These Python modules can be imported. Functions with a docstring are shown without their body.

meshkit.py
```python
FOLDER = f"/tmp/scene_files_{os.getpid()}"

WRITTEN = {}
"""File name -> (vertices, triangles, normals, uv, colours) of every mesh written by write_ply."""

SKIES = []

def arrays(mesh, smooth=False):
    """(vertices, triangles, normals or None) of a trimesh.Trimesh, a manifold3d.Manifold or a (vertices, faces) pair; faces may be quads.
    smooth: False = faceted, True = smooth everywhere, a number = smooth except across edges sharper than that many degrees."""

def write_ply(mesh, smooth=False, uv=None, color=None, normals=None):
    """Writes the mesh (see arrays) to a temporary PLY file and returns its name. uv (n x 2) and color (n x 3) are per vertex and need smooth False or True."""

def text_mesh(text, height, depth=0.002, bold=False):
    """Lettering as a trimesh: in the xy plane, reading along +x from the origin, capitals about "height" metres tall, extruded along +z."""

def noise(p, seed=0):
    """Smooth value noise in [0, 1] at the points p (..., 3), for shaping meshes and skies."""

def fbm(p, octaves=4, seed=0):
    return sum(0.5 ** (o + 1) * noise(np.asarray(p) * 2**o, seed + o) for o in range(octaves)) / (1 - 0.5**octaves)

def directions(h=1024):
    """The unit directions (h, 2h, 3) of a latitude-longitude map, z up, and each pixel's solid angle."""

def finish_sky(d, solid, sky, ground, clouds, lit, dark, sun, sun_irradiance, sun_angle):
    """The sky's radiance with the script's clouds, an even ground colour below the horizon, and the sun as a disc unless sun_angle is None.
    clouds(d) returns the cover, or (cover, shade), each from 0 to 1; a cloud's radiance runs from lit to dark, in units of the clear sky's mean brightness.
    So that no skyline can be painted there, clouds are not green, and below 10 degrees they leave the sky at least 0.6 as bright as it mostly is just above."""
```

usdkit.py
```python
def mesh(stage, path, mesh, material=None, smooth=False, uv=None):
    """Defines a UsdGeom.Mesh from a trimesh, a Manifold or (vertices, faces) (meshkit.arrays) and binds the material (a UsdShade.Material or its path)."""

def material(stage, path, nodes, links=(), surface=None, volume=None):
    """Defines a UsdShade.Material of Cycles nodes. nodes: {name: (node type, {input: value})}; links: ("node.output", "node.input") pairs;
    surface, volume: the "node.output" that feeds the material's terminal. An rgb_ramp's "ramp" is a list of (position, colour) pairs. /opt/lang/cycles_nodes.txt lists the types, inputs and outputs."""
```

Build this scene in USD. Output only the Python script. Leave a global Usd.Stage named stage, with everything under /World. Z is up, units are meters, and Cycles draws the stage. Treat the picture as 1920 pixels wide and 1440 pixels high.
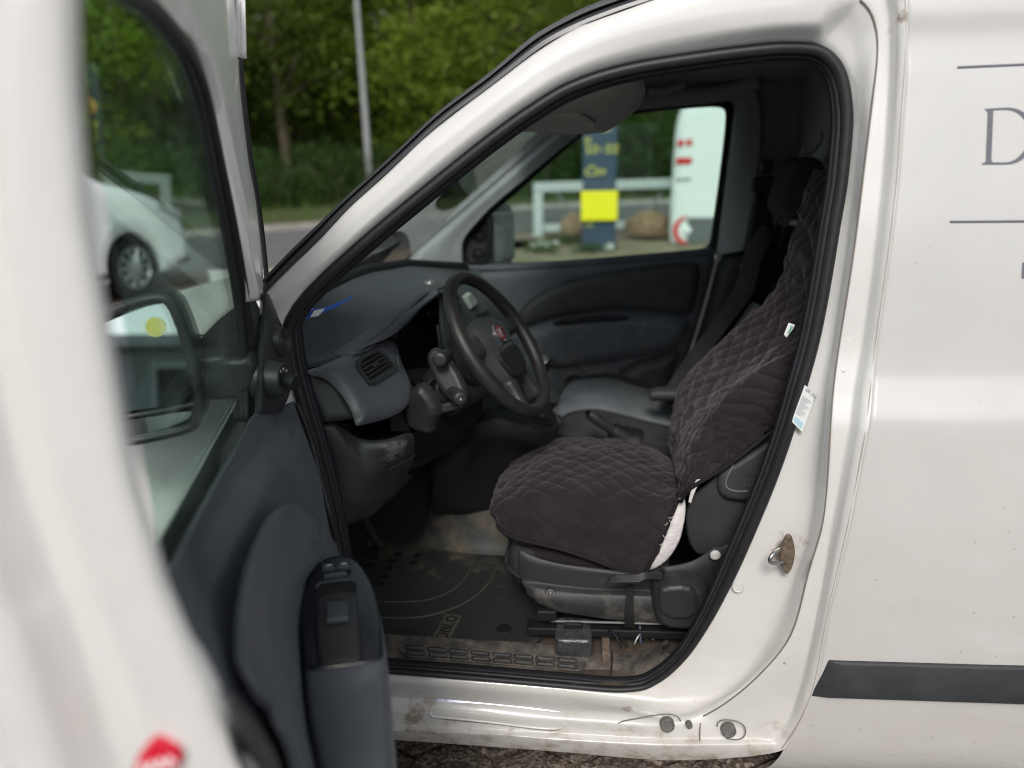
import math, random, numpy as np, trimesh, shapely, usdkit, meshkit
import manifold3d as m3
from shapely.geometry import Polygon, Point, LineString
from scipy.interpolate import PchipInterpolator, CubicSpline, RectBivariateSpline
from scipy.spatial import Delaunay
from pxr import Usd, UsdGeom, UsdLux, UsdShade, Gf, Sdf, Vt

stage = Usd.Stage.CreateInMemory()
UsdGeom.SetStageUpAxis(stage, 'Z'); UsdGeom.SetStageMetersPerUnit(stage, 1.0)
UsdGeom.Xform.Define(stage, '/World'); UsdGeom.Scope.Define(stage, '/World/Looks')
stage.SetDefaultPrim(stage.GetPrimAtPath('/World'))

# ---------------------------------------------------------------- camera
FPX, PW, PH = 1442., 1920, 1440
CAM = np.array((0., -1.4, 1.45)); YAW, PITCH, ROLL = math.radians(5.), math.radians(16.6), .025
_f = np.array([-math.sin(YAW)*math.cos(PITCH), math.cos(YAW)*math.cos(PITCH), -math.sin(PITCH)])
_r = np.cross(_f, [0, 0, 1]); _r /= np.linalg.norm(_r); _u = np.cross(_r, _f)
CR = _r*math.cos(ROLL) - _u*math.sin(ROLL); CU = _u*math.cos(ROLL) + _r*math.sin(ROLL); CF = _f
cam = UsdGeom.Camera.Define(stage, '/World/camera')
M = Gf.Matrix4d(*CR, 0, *CU, 0, *(-CF), 0, *CAM, 1)
cam.AddTransformOp().Set(M)
cam.CreateHorizontalApertureAttr(36.); cam.CreateVerticalApertureAttr(27.)
cam.CreateFocalLengthAttr(36.*FPX/PW); cam.CreateClippingRangeAttr(Gf.Vec2f(.02, 500))
cam.CreateFStopAttr(1.55); cam.CreateFocusDistanceAttr(1.62)
cam.CreateExposureAttr(0.68)

# ---------------------------------------------------------------- sky and sun (bright overcast)
SUN_EL, SUN_AZ = math.radians(42), math.radians(183)       # azimuth = atan2(x, y)
sky = UsdLux.DomeLight.Define(stage, '/World/sky')
skymat = usdkit.material(stage, '/World/Looks/sky_look', {
    's': ('sky_texture', {'sky_type': 'single_scattering', 'sun_disc': False, 'sun_elevation': SUN_EL, 'sun_rotation': SUN_AZ, 'aerosol_density': 2.0}),
    'bw': ('rgb_to_bw', {}), 'cc': ('combine_color', {}), 'mx': ('mix_color', {'fac': .82}),
    'tc': ('texture_coordinate', {}), 'n': ('noise_texture', {'scale': 2.2, 'detail': 5, 'roughness': .55}),
    'rmp': ('rgb_ramp', {'ramp': [(0, (.72, .74, .78)), (.42, (.82, .84, .87)), (.62, (1.25, 1.25, 1.25)), (1, (1.4, 1.4, 1.4))]}),
    'ml': ('mix_color', {'blend_type': 'multiply', 'fac': 1.0, 'use_clamp': False}),
    'b': ('background_shader', {'strength': .12})},
    [('s.color', 'bw.color'), ('bw.val', 'cc.r'), ('bw.val', 'cc.g'), ('bw.val', 'cc.b'), ('s.color', 'mx.a'), ('cc.color', 'mx.b'),
     ('tc.generated', 'n.vector'), ('n.fac', 'rmp.fac'), ('mx.result', 'ml.a'), ('rmp.color', 'ml.b'), ('ml.result', 'b.color')], surface='b.background')
UsdShade.MaterialBindingAPI.Apply(sky.GetPrim()).Bind(skymat)
sky.GetPrim().SetCustomDataByKey('kind', 'structure')
sun = UsdLux.DistantLight.Define(stage, '/World/sun')
sun.CreateNormalizeAttr(True) if hasattr(sun, 'CreateNormalizeAttr') else None
sun.CreateIntensityAttr(.4); sun.CreateAngleAttr(16.); sun.CreateColorAttr(Gf.Vec3f(1, .965, .91))
_d = np.array([math.sin(SUN_AZ)*math.cos(SUN_EL), math.cos(SUN_AZ)*math.cos(SUN_EL), math.sin(SUN_EL)])
_x = np.cross([0, 0, 1], _d); _x /= np.linalg.norm(_x); _y = np.cross(_d, _x)
sun.AddTransformOp().Set(Gf.Matrix4d(*_x, 0, *_y, 0, *_d, 0, 0, 0, 20, 1))

# ---------------------------------------------------------------- helpers: photograph point -> place
def ray(px, py):
    d = CF*FPX + CR*(px-PW/2) - CU*(py-PH/2)
    return d/np.linalg.norm(d)
def pl(px, py, o, n):
    d = ray(px, py); return CAM + d*(np.dot(np.asarray(o, float)-CAM, n)/np.dot(d, n))
def onY(px, py, Y): return pl(px, py, (0, Y, 0), np.array((0, 1., 0)))
def onX(px, py, X): return pl(px, py, (X, 0, 0), np.array((1., 0, 0)))
def onZ(px, py, Z): return pl(px, py, (0, 0, Z), np.array((0, 0, 1.)))
def onS(px, py, fun, n=40):                   # on a surface y = fun(z)
    y = .05
    for _ in range(n):
        p = onY(px, py, y); y = .5*y + .5*float(fun(p[2]))
    return onY(px, py, y)
def proj(p):
    v = np.asarray(p)-CAM; w = v@CF
    return PW/2+FPX*(v@CR)/w, PH/2-FPX*(v@CU)/w

# ---------------------------------------------------------------- helpers: scene tree
OFF, COUNT = {}, {}
def numbered(parent, name):
    k = (str(parent), name); c = COUNT.get(k, 0); COUNT[k] = c+1
    return name if c == 0 else f'{name}_{c:03d}'
def setd(p, **kw):
    for k, v in kw.items():
        if v: p.SetCustomDataByKey(k, v)
def thing(name, label, cat, base=(0, 0, 0), rotz=0, group=None, scale=None):
    x = UsdGeom.Xform.Define(stage, '/World/'+numbered('/World', name))
    x.AddTranslateOp().Set(Gf.Vec3d(*map(float, base)))
    if rotz: x.AddRotateZOp().Set(float(rotz))
    if scale: x.AddScaleOp().Set(Gf.Vec3f(*scale))
    p = x.GetPrim(); setd(p, label=label, category=cat, group=group)
    OFF[str(p.GetPath())] = np.array(base, float)
    return p
def arr(mesh):
    v, f, _ = meshkit.arrays(mesh, False); return v, f
def join(*ms):
    V, Fs, o = [], [], 0
    for m in ms:
        v, f = arr(m); V.append(v); Fs.append(f+o); o += len(v)
    return np.vstack(V), np.vstack(Fs)
def part(parent, name, mesh, mat, smooth=40, label=None, kind=None):
    pth = str(parent.GetPath()); off = OFF[pth]
    v, f = arr(mesh)
    path = pth+'/'+numbered(pth, name)
    g = usdkit.mesh(stage, path, (v-off, f), mat, smooth=smooth)
    OFF[path] = off; p = g.GetPrim(); setd(p, label=label, kind=kind)
    return p
def solo(name, mesh, mat, label=None, cat=None, group=None, kind=None, smooth=40):
    path = '/World/'+numbered('/World', name)
    p = usdkit.mesh(stage, path, arr(mesh), mat, smooth=smooth).GetPrim()
    setd(p, label=label, category=cat, group=group, kind=kind); OFF[path] = np.zeros(3)
    return p
def copy(src, base, rotz=0, scale=None, label=None, group=None):
    was = src.GetCustomData(); nm = src.GetName(); nm = nm[:-4] if nm[-3:].isdigit() else nm
    p = thing(nm, label or was['label'], was['category'], base, rotz, group or was.get('group'), scale)
    p.GetReferences().AddInternalReference(src.GetPath()); p.SetInstanceable(True)
    return p

# ---------------------------------------------------------------- helpers: shapes
def chaikin(P, n=2, closed=True):
    P = np.asarray(P, float)
    for _ in range(n):
        Q = np.roll(P, -1, 0) if closed else P[1:]
        A = P if closed else P[:-1]
        R = np.empty((2*len(A), P.shape[1])); R[0::2] = .75*A+.25*Q; R[1::2] = .25*A+.75*Q
        P = R if closed else np.vstack([P[:1], R, P[-1:]])
    return P
def smoothline(P, n=60):
    P = np.asarray(P, float); t = np.r_[0, np.cumsum(np.linalg.norm(np.diff(P, axis=0), axis=1))]
    return PchipInterpolator(t, P)(np.linspace(0, t[-1], n))
def curve(P, n=60):
    P = np.asarray(P, float); t = np.r_[0, np.cumsum(np.linalg.norm(np.diff(P, axis=0), axis=1)**.7)]
    return CubicSpline(t, P)(np.linspace(0, t[-1], n))
def gridmesh(G, flip=False):
    a, b = G.shape[:2]; i = np.arange(a*b).reshape(a, b)
    q = np.stack([i[:-1, :-1], i[1:, :-1], i[1:, 1:], i[:-1, 1:]], -1).reshape(-1, 4)
    if flip: q = q[:, ::-1]
    return G.reshape(-1, 3), np.vstack([q[:, [0, 1, 2]], q[:, [0, 2, 3]]])
def facing(mesh, to=None):                     # turn a sheet so that its mean normal faces a point
    v, f = arr(mesh); to = CAM if to is None else np.asarray(to)
    n = np.cross(v[f[:, 1]]-v[f[:, 0]], v[f[:, 2]]-v[f[:, 0]]); c = v[f].mean(1)
    return (v, f[:, ::-1]) if (n*(to-c)).sum() < 0 else (v, f)
def densify(net, nu, nv, kind='pchip'):
    net = np.asarray(net, float)               # rows x cols x 3
    I = PchipInterpolator if kind == 'pchip' else CubicSpline
    a = I(np.arange(net.shape[0]), net, axis=0)(np.linspace(0, net.shape[0]-1, nu))
    return I(np.arange(net.shape[1]), a, axis=1)(np.linspace(0, net.shape[1]-1, nv))
def net(rows, nu=40, nv=60, kind='pchip', th=0):  # rows of (px,py,Y)
    G = densify([[onY(*q) for q in r] for r in rows], nu, nv, kind)
    m = facing(gridmesh(G)); return shell(m, th) if th else m
def vnormals(v, f):
    n = np.zeros_like(v); fn = np.cross(v[f[:, 1]]-v[f[:, 0]], v[f[:, 2]]-v[f[:, 0]])
    for k in range(3): np.add.at(n, f[:, k], fn)
    return n/np.maximum(np.linalg.norm(n, axis=1, keepdims=True), 1e-12)
def shell(mesh, th):                           # closes a sheet into a plate of thickness th behind it
    v, f = arr(mesh); n = vnormals(v, f); o = len(v)
    e = np.vstack([f[:, [0, 1]], f[:, [1, 2]], f[:, [2, 0]]]); key = {tuple(x) for x in map(tuple, e)}
    b = np.array([x for x in key if (x[1], x[0]) not in key])
    side = np.vstack([np.c_[b[:, 1], b[:, 0], b[:, 0]+o], np.c_[b[:, 1], b[:, 0]+o, b[:, 1]+o]])
    return np.vstack([v, v-n*th]), np.vstack([f, f[:, ::-1]+o, side])
def tube(P, r, k=10, closed=False, cap=True, flat=1., up=(0, 0, 1)):
    P = np.asarray(P, float); n = len(P)
    T = (np.roll(P, -1, 0)-np.roll(P, 1, 0)) if closed else np.gradient(P, axis=0)
    T /= np.linalg.norm(T, axis=1, keepdims=True)
    u = np.asarray(up, float); N = []
    for t in T:
        w = u - t*np.dot(u, t)
        if np.linalg.norm(w) < 1e-6: w = np.cross(t, [1, .3, .2])
        u = w/np.linalg.norm(w); N.append(u)
    N = np.array(N); B = np.cross(T, N); r = np.broadcast_to(np.asarray(r, float), (n,))
    a = np.linspace(0, 2*np.pi, k, endpoint=False)
    G = P[:, None]+r[:, None, None]*(np.cos(a)[None, :, None]*N[:, None]*flat+np.sin(a)[None, :, None]*B[:, None])
    v = G.reshape(-1, 3); F = []
    for i in range(n if closed else n-1):
        j = (i+1) % n
        for q in range(k):
            s = (q+1) % k; F += [[i*k+q, i*k+s, j*k+s], [i*k+q, j*k+s, j*k+q]]
    if cap and not closed:
        v = np.vstack([v, P[0], P[-1]]); c0, c1 = n*k, n*k+1
        for q in range(k):
            s = (q+1) % k; F += [[c0, s, q], [c1, (n-1)*k+q, (n-1)*k+s]]
    return v, np.array(F)
def frame(o, ux, n):                           # plane frame: origin, x axis, normal
    n = np.asarray(n, float); n /= np.linalg.norm(n); ux = np.asarray(ux, float); ux = ux-n*np.dot(ux, n); ux /= np.linalg.norm(ux)
    return np.asarray(o, float), ux, np.cross(n, ux), n
def fY(Y): return frame((0, Y, 0), (1, 0, 0), (0, -1, 0))
def fX(X): return frame((X, 0, 0), (0, 1, 0), (1, 0, 0))
def fZ(Z): return frame((0, 0, Z), (1, 0, 0), (0, 0, 1))
def f3(a, b, c, to=None):                        # plane through three points, normal towards the camera
    n = np.cross(b-a, c-a); to = CAM if to is None else to
    if np.dot(n, to-a) < 0: n = -n
    return frame(a, b-a, n)
def to2(pts, fr):
    return np.array([[np.dot(p-fr[0], fr[1]), np.dot(p-fr[0], fr[2])] for p in pts])
def px2(P, fr): return to2([pl(x, y, fr[0], fr[3]) for x, y in P], fr)
def pillow(poly, fr, t, b, res=None, back=.004, extra=None):
    """polygon (2-D in the frame) as a plate whose front swells to height t within distance b of its edge; closed at the back."""
    P = Polygon(poly).buffer(0)
    if P.geom_type != 'Polygon': P = max(P.geoms, key=lambda g: g.area)
    x0, y0, x1, y1 = P.bounds; res = res or max(x1-x0, y1-y0)/40
    L = P.exterior.length; nb = max(24, int(L/res))
    bd = np.array([P.exterior.interpolate(i/nb, normalized=True).coords[0] for i in range(nb)])
    rings = [bd]
    for k in (.12, .35, .7):
        Q = P.buffer(-b*k)
        for g in getattr(Q, 'geoms', [Q]):
            if g.is_empty: continue
            m = max(12, int(g.exterior.length/res)); rings.append(np.array([g.exterior.interpolate(i/m, normalized=True).coords[0] for i in range(m)]))
    gx, gy = np.meshgrid(np.arange(x0, x1, res), np.arange(y0, y1, res)); g = np.c_[gx.ravel(), gy.ravel()]
    Q = P.buffer(-max(b*.8, res*.4)); g = g[shapely.contains_xy(Q, g[:, 0], g[:, 1])] if not Q.is_empty else g[:0]
    V = np.vstack(rings+[g]); V += 0
    tri = Delaunay(V).simplices; c = V[tri].mean(1)
    tri = tri[shapely.contains_xy(P.buffer(1e-6), c[:, 0], c[:, 1])]
    a = V[tri]; ar = (a[:, 1, 0]-a[:, 0, 0])*(a[:, 2, 1]-a[:, 0, 1])-(a[:, 1, 1]-a[:, 0, 1])*(a[:, 2, 0]-a[:, 0, 0])
    tri = tri[np.abs(ar) > 1e-10]; ar = ar[np.abs(ar) > 1e-10]; tri = np.where(ar[:, None] < 0, tri[:, ::-1], tri)
    d = np.array(shapely.distance(shapely.points(V), P.exterior)); d[:nb] = 0
    h = t*np.sqrt(np.maximum(0, 1-(1-np.clip(d/b, 0, 1))**2))
    W = lambda hh: fr[0]+V[:, :1]*fr[1]+V[:, 1:]*fr[2]+hh[:, None]*fr[3]
    F_ = W(h)
    if extra is not None: F_ = extra(F_, V, d)
    front = (F_, tri)
    bk = fr[0]+bd[:, :1]*fr[1]+bd[:, 1:]*fr[2]-back*fr[3]; n0 = len(V)
    i = np.arange(nb); j = (i+1) % nb
    ccw = Polygon(bd).exterior.is_ccw
    s = np.vstack([np.c_[i, i+n0, j+n0], np.c_[i, j+n0, j]]); s = s if ccw else s[:, ::-1]
    return np.vstack([F_, bk]), np.vstack([tri, s])
def pad(pxs, fr, t, b, sm=2, **kw):
    P = px2(pxs, fr); P = chaikin(P, sm) if sm else P
    return pillow(P, fr, t, b, **kw)
def prism(poly, fr, h0, h1):                   # flat plate from height h0 to h1
    m = trimesh.creation.extrude_polygon(Polygon(poly) if not hasattr(poly, 'geom_type') else poly, h1-h0, engine='earcut')
    v = m.vertices; return fr[0]+v[:, :1]*fr[1]+v[:, 1:2]*fr[2]+(v[:, 2:]+h0)*fr[3], np.array(m.faces)
def plate(pxs, fr, h0, h1, sm=0):
    P = px2(pxs, fr); return prism(chaikin(P, sm) if sm else P, fr, h0, h1)
def rbox(c, size, r=.01, ax=None, seg=12):      # rounded box; ax: 3 axis vectors
    s = np.array(size)/2-r
    sp = m3.Manifold.sphere(r, seg)
    H = m3.Manifold.batch_hull([sp.translate((x*s[0], y*s[1], z*s[2])) for x in (-1, 1) for y in (-1, 1) for z in (-1, 1)])
    v, f = arr(H)
    if ax is not None: v = v@np.array(ax)
    return v+np.asarray(c), f
def cyl(a, b, r0, r1=None, k=24):
    a, b = np.asarray(a, float), np.asarray(b, float); r1 = r0 if r1 is None else r1
    return tube(np.array([a, b]), [r0, r1], k)
def lathe(o, axis, prof, k=32, up=(0, 0, 1)):    # prof: (distance along axis, radius)
    axis = np.asarray(axis, float); axis /= np.linalg.norm(axis)
    P = np.array([np.asarray(o)+axis*s for s, _ in prof]); r = np.array([max(q, 1e-4) for _, q in prof])
    u = np.asarray(up, float); u = u-axis*np.dot(u, axis)
    if np.linalg.norm(u) < 1e-6: u = np.cross(axis, [1, 0, 0])
    u /= np.linalg.norm(u); w = np.cross(axis, u); a = np.linspace(0, 2*np.pi, k, endpoint=False)
    G = P[:, None]+r[:, None, None]*(np.cos(a)[None, :, None]*u+np.sin(a)[None, :, None]*w)
    n = len(P); v = G.reshape(-1, 3); F = []
    for i in range(n-1):
        for q in range(k):
            s = (q+1) % k; F += [[i*k+q, i*k+s, (i+1)*k+s], [i*k+q, (i+1)*k+s, (i+1)*k+q]]
    return v, np.array(F)
def text(s, fr, at, h, d=.001, bold=False, ang=0, mirror=False):
    m = meshkit.text_mesh(s, h, d, bold); v = np.array(m.vertices)
    c, q = math.cos(ang), math.sin(ang); x = v[:, 0]*c-v[:, 1]*q+at[0]; y = v[:, 0]*q+v[:, 1]*c+at[1]
    return fr[0]+x[:, None]*fr[1]+y[:, None]*fr[2]+v[:, 2:]*fr[3], np.array(m.faces)

# ---------------------------------------------------------------- materials
LK = '/World/Looks/'
def mat(name, col, rough=.5, spec=.5, metal=0, var=.15, scale=30, bump=0, bscale=400, coat=0, bdist=.002, col2=None, extra=None, **kw):
    c = np.array(col, float); c2 = np.array(col2, float) if col2 is not None else c*(1+var); c1 = c if col2 is not None else c*(1-var)
    nodes = {'g': ('geometry', {}), 'n': ('noise_texture', {'scale': scale, 'detail': 5, 'roughness': .6}),
             'r': ('rgb_ramp', {'ramp': [(0.3, tuple(c1)), (.7, tuple(c2))]}),
             'p': ('principled_bsdf', dict(roughness=rough, specular_ior_level=spec, metallic=metal, coat_weight=coat, **kw))}
    links = [('g.position', 'n.vector'), ('n.fac', 'r.fac'), ('r.color', 'p.base_color')]
    if bump:
        nodes['bn'] = ('noise_texture', {'scale': bscale, 'detail': 3}); nodes['bp'] = ('bump', {'strength': bump, 'distance': bdist})
        links += [('g.position', 'bn.vector'), ('bn.fac', 'bp.height'), ('bp.normal', 'p.normal')]
    return usdkit.material(stage, LK+name, nodes, links, surface='p.BSDF')
def dirtmat(name, col, dirt, lo, hi, scale, rough=.5, drough=.85, axis='z', bump=.0, bscale=500, coat=0, thr=(.45, .62), spec=.5, base_var=.06, spots=None, film=None, **kw):
    """a surface with noise-shaped dirt, more of it between height hi (little) and lo (much); spots: (centre, radius) stains"""
    c = np.array(col, float)
    nodes = {'g': ('geometry', {}), 'sx': ('separate_xyz', {}), 'n': ('noise_texture', {'scale': scale, 'detail': 8, 'roughness': .68}),
             'n2': ('noise_texture', {'scale': 7, 'detail': 3}), 'mr': ('map_range', {'from_min': hi, 'from_max': lo, 'to_min': -.25, 'to_max': .17, 'clamp': True}),
             'ad': ('math', {'math_type': 'add'}), 'rm': ('map_range', {'from_min': thr[0], 'from_max': thr[1], 'clamp': True}),
             'cr': ('rgb_ramp', {'ramp': [(.3, tuple(c*(1-base_var))), (.7, tuple(c*(1+base_var)))]}),
             'mx': ('mix_color', {'b': dirt}), 'rr': ('mix_float', {'a': rough, 'b': drough}),
             'p': ('principled_bsdf', dict(specular_ior_level=spec, coat_weight=coat, **kw))}
    L = [('g.position', 'n.vector'), ('g.position', 'n2.vector'), ('g.position', 'sx.vector'), (f'sx.{axis}', 'mr.value'), ('n.fac', 'ad.value1'), ('mr.result', 'ad.value2'),
         ('ad.value', 'rm.value'), ('n2.fac', 'cr.fac'), ('cr.color', 'mx.a'), ('rr.result', 'p.roughness')]
    fac = 'rm.result'
    if spots:
        for i, (o, r, amt) in enumerate(spots):
            nodes[f'v{i}'] = ('vector_math', {'math_type': 'distance', 'vector2': o})
            nodes[f'm{i}'] = ('map_range', {'from_min': r, 'from_max': 0., 'to_min': -.3, 'to_max': amt, 'clamp': True})
            nodes[f'a{i}'] = ('math', {'math_type': 'add'}); nodes[f's{i}'] = ('map_range', {'from_min': .5, 'from_max': .62, 'clamp': True})
            nodes[f'x{i}'] = ('math', {'math_type': 'maximum'})
            L += [('g.position', f'v{i}.vector1'), (f'v{i}.value', f'm{i}.value'), ('n.fac', f'a{i}.value1'), (f'm{i}.result', f'a{i}.value2'), (f'a{i}.value', f's{i}.value'),
                  (fac, f'x{i}.value1'), (f's{i}.result', f'x{i}.value2')]
            fac = f'x{i}.value'
    L += [(fac, 'mx.fac'), (fac, 'rr.fac')]
    if film:                                   # (colour, height of none, height of full, strength): uneven beige, ground bounce light painted into the base colour
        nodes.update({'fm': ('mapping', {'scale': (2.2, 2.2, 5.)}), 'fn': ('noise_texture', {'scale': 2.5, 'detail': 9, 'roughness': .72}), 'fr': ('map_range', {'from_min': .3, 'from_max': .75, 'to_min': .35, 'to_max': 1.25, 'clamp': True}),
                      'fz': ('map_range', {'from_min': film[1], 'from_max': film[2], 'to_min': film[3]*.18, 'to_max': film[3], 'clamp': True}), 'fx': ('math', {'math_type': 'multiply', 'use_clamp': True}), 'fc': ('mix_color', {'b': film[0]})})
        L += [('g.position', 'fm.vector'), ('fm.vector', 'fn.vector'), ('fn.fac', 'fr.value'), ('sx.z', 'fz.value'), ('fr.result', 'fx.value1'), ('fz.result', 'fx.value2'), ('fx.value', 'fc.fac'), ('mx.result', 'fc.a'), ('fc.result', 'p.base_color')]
    else:
        L += [('mx.result', 'p.base_color')]
    if bump:
        nodes['bn'] = ('noise_texture', {'scale': bscale, 'detail': 4}); nodes['bp'] = ('bump', {'strength': bump, 'distance': .002 if bscale > 50 else .006})
        L += [('g.position', 'bn.vector'), ('bn.fac', 'bp.height'), ('bp.normal', 'p.normal')]
    return usdkit.material(stage, LK+name, nodes, L, surface='p.BSDF')
def glass(name, tint, ior=1.45, rough=0., dust=0.):
    nodes = {'t': ('transparent_bsdf', {'color': tint}), 'gl': ('glossy_bsdf', {'color': (1, 1, 1), 'roughness': rough}), 'f': ('fresnel', {'IOR': ior}), 'm': ('mix_closure', {}),
             'ge': ('geometry', {}), 'iv': ('math', {'math_type': 'subtract', 'value1': 1.0}), 'mu': ('math', {'math_type': 'multiply'})}
    nodes['tw'] = ('math', {'math_type': 'multiply', 'value2': 1.75, 'use_clamp': True})
    L = [('ge.backfacing', 'iv.value2'), ('iv.value', 'mu.value1'), ('f.fac', 'tw.value1'), ('tw.value', 'mu.value2'), ('mu.value', 'm.fac'), ('t.BSDF', 'm.closure1'), ('gl.BSDF', 'm.closure2')]
    s = 'm.closure'
    if dust:
        nodes.update({'g': ('geometry', {}), 'n': ('noise_texture', {'scale': 9, 'detail': 8, 'roughness': .7}), 'mr': ('map_range', {'from_min': .45, 'from_max': .8, 'to_min': 0, 'to_max': dust, 'clamp': True}),
                      'd': ('diffuse_bsdf', {'color': (.5, .5, .47)}), 'm2': ('mix_closure', {})})
        L += [('g.position', 'n.vector'), ('n.fac', 'mr.value'), ('mr.result', 'm2.fac'), ('m.closure', 'm2.closure1'), ('d.BSDF', 'm2.closure2')]; s = 'm2.closure'
    return usdkit.material(stage, LK+name, nodes, L, surface=s)
STRIKER = onY(1470, 1040, .07)
m_paint = dirtmat('white_paint', (.60, .59, .57), (.27, .215, .165), .17, .42, 22, rough=.28, coat=.5, thr=(.57, .80), base_var=.02, film=((.40, .345, .285), .9, .25, .34), bump=.55, bscale=5,  # beige towards the bottom paints in light bounced off the ground
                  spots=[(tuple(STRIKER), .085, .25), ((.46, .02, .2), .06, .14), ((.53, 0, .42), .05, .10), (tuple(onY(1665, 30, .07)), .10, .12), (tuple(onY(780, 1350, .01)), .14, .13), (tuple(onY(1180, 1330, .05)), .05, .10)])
m_panel = dirtmat('panel_paint', (.515, .507, .495), (.33, .29, .25), .2, 1.7, 60, rough=.36, coat=.25, thr=(.76, .9), base_var=.025, film=((.40, .34, .27), 1.25, .3, .36), bump=.7, bscale=3.2)  # lower panel warmed in its colour to imitate ground bounce
m_rubber = mat('black_rubber', (.011, .011, .012), .5, .4, var=.3, scale=60, bump=.15, bscale=300)
m_trim = mat('trim_plastic', (.030, .032, .034), .55, .4, var=.25, scale=14, bump=.5, bscale=900, bdist=.0008)
m_dash = mat('dash_plastic', (.052, .058, .062), .55, .4, var=.18, scale=9, bump=.5, bscale=1100, bdist=.0007)
m_dashg = mat('dash_face_plastic', (.062, .065, .073), .48, .45, var=.18, scale=11, bump=.35, bscale=1100, bdist=.0006)
m_door = dirtmat('door_trim_plastic', (.066, .073, .084), (.19, .19, .19), .5, 1.3, 17, rough=.5, drough=.75, thr=(.58, .95), spec=.45, bump=.5, bscale=1000, base_var=.14)
m_soft = mat('satin_black_plastic', (.018, .0185, .0195), .48, .42, var=.2, scale=20)
m_gloss = mat('gloss_black_plastic', (.006, .007, .009), .2, .5, var=.2, scale=20)
m_black = mat('deep_black_plastic', (.006, .006, .007), .6, .3, var=.2, scale=20)
m_worn = dirtmat('scuffed_plastic', (.016, .017, .018), (.085, .08, .075), 0, .1, 45, rough=.5, thr=(.86, .93), spots=[(tuple(onY(745, 845, .23)), .075, .22), (tuple(onY(700, 765, .22)), .05, .14)], bump=.3, bscale=900)
m_head = mat('headliner_grey', (.40, .40, .40), .9, .2, var=.08, scale=60, bump=.2, bscale=700)
m_pillar = mat('pillar_trim_grey', (.30, .32, .32), .65, .3, var=.06, scale=20, bump=.2, bscale=900)
m_console = mat('overhead_console_plastic', (.58, .56, .53), .6, .35, var=.06, scale=20, bump=.4, bscale=1100, bdist=.0007)
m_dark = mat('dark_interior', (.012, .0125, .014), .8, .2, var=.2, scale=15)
m_cover = mat('quilted_cover_cloth', (.017, .0125, .0135), .85, .2, var=.35, scale=8, bump=.5, bscale=1400, bdist=.0006, sheen_weight=.14, sheen_roughness=.5, sheen_tint=(.8, .7, .75))
m_piping = mat('cover_piping', (.012, .010, .011), .8, .2)
m_lining = mat('cover_lining_white', (.62, .58, .57), .9, .2, var=.12, scale=40, bump=.6, bscale=160, bdist=.004)
m_fgrey = mat('seat_cloth_grey', (.13, .14, .15), .95, .15, var=.3, scale=9, bump=.5, bscale=900, bdist=.001)
m_fblack = mat('seat_cloth_black', (.038, .038, .039), .9, .15, var=.2, scale=12, bump=.4, bscale=900, bdist=.001)
m_base = dirtmat('dusty_seat_plastic', (.022, .023, .023), (.13, .115, .10), .33, .52, 22, rough=.48, thr=(.44, .80), spec=.45, bump=.3, bscale=900)
m_mat = dirtmat('dirty_rubber_mat', (.018, .0185, .019), (.125, .095, .062), .95, .25, 13, rough=.5, axis='y', thr=(.46, .74), bump=.5, bscale=300)
m_sillt = dirtmat('muddy_sill_trim', (.028, .026, .024), (.125, .104, .082), .2, .5, 26, rough=.6, thr=(.42, .70), bump=.8, bscale=260)
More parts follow.
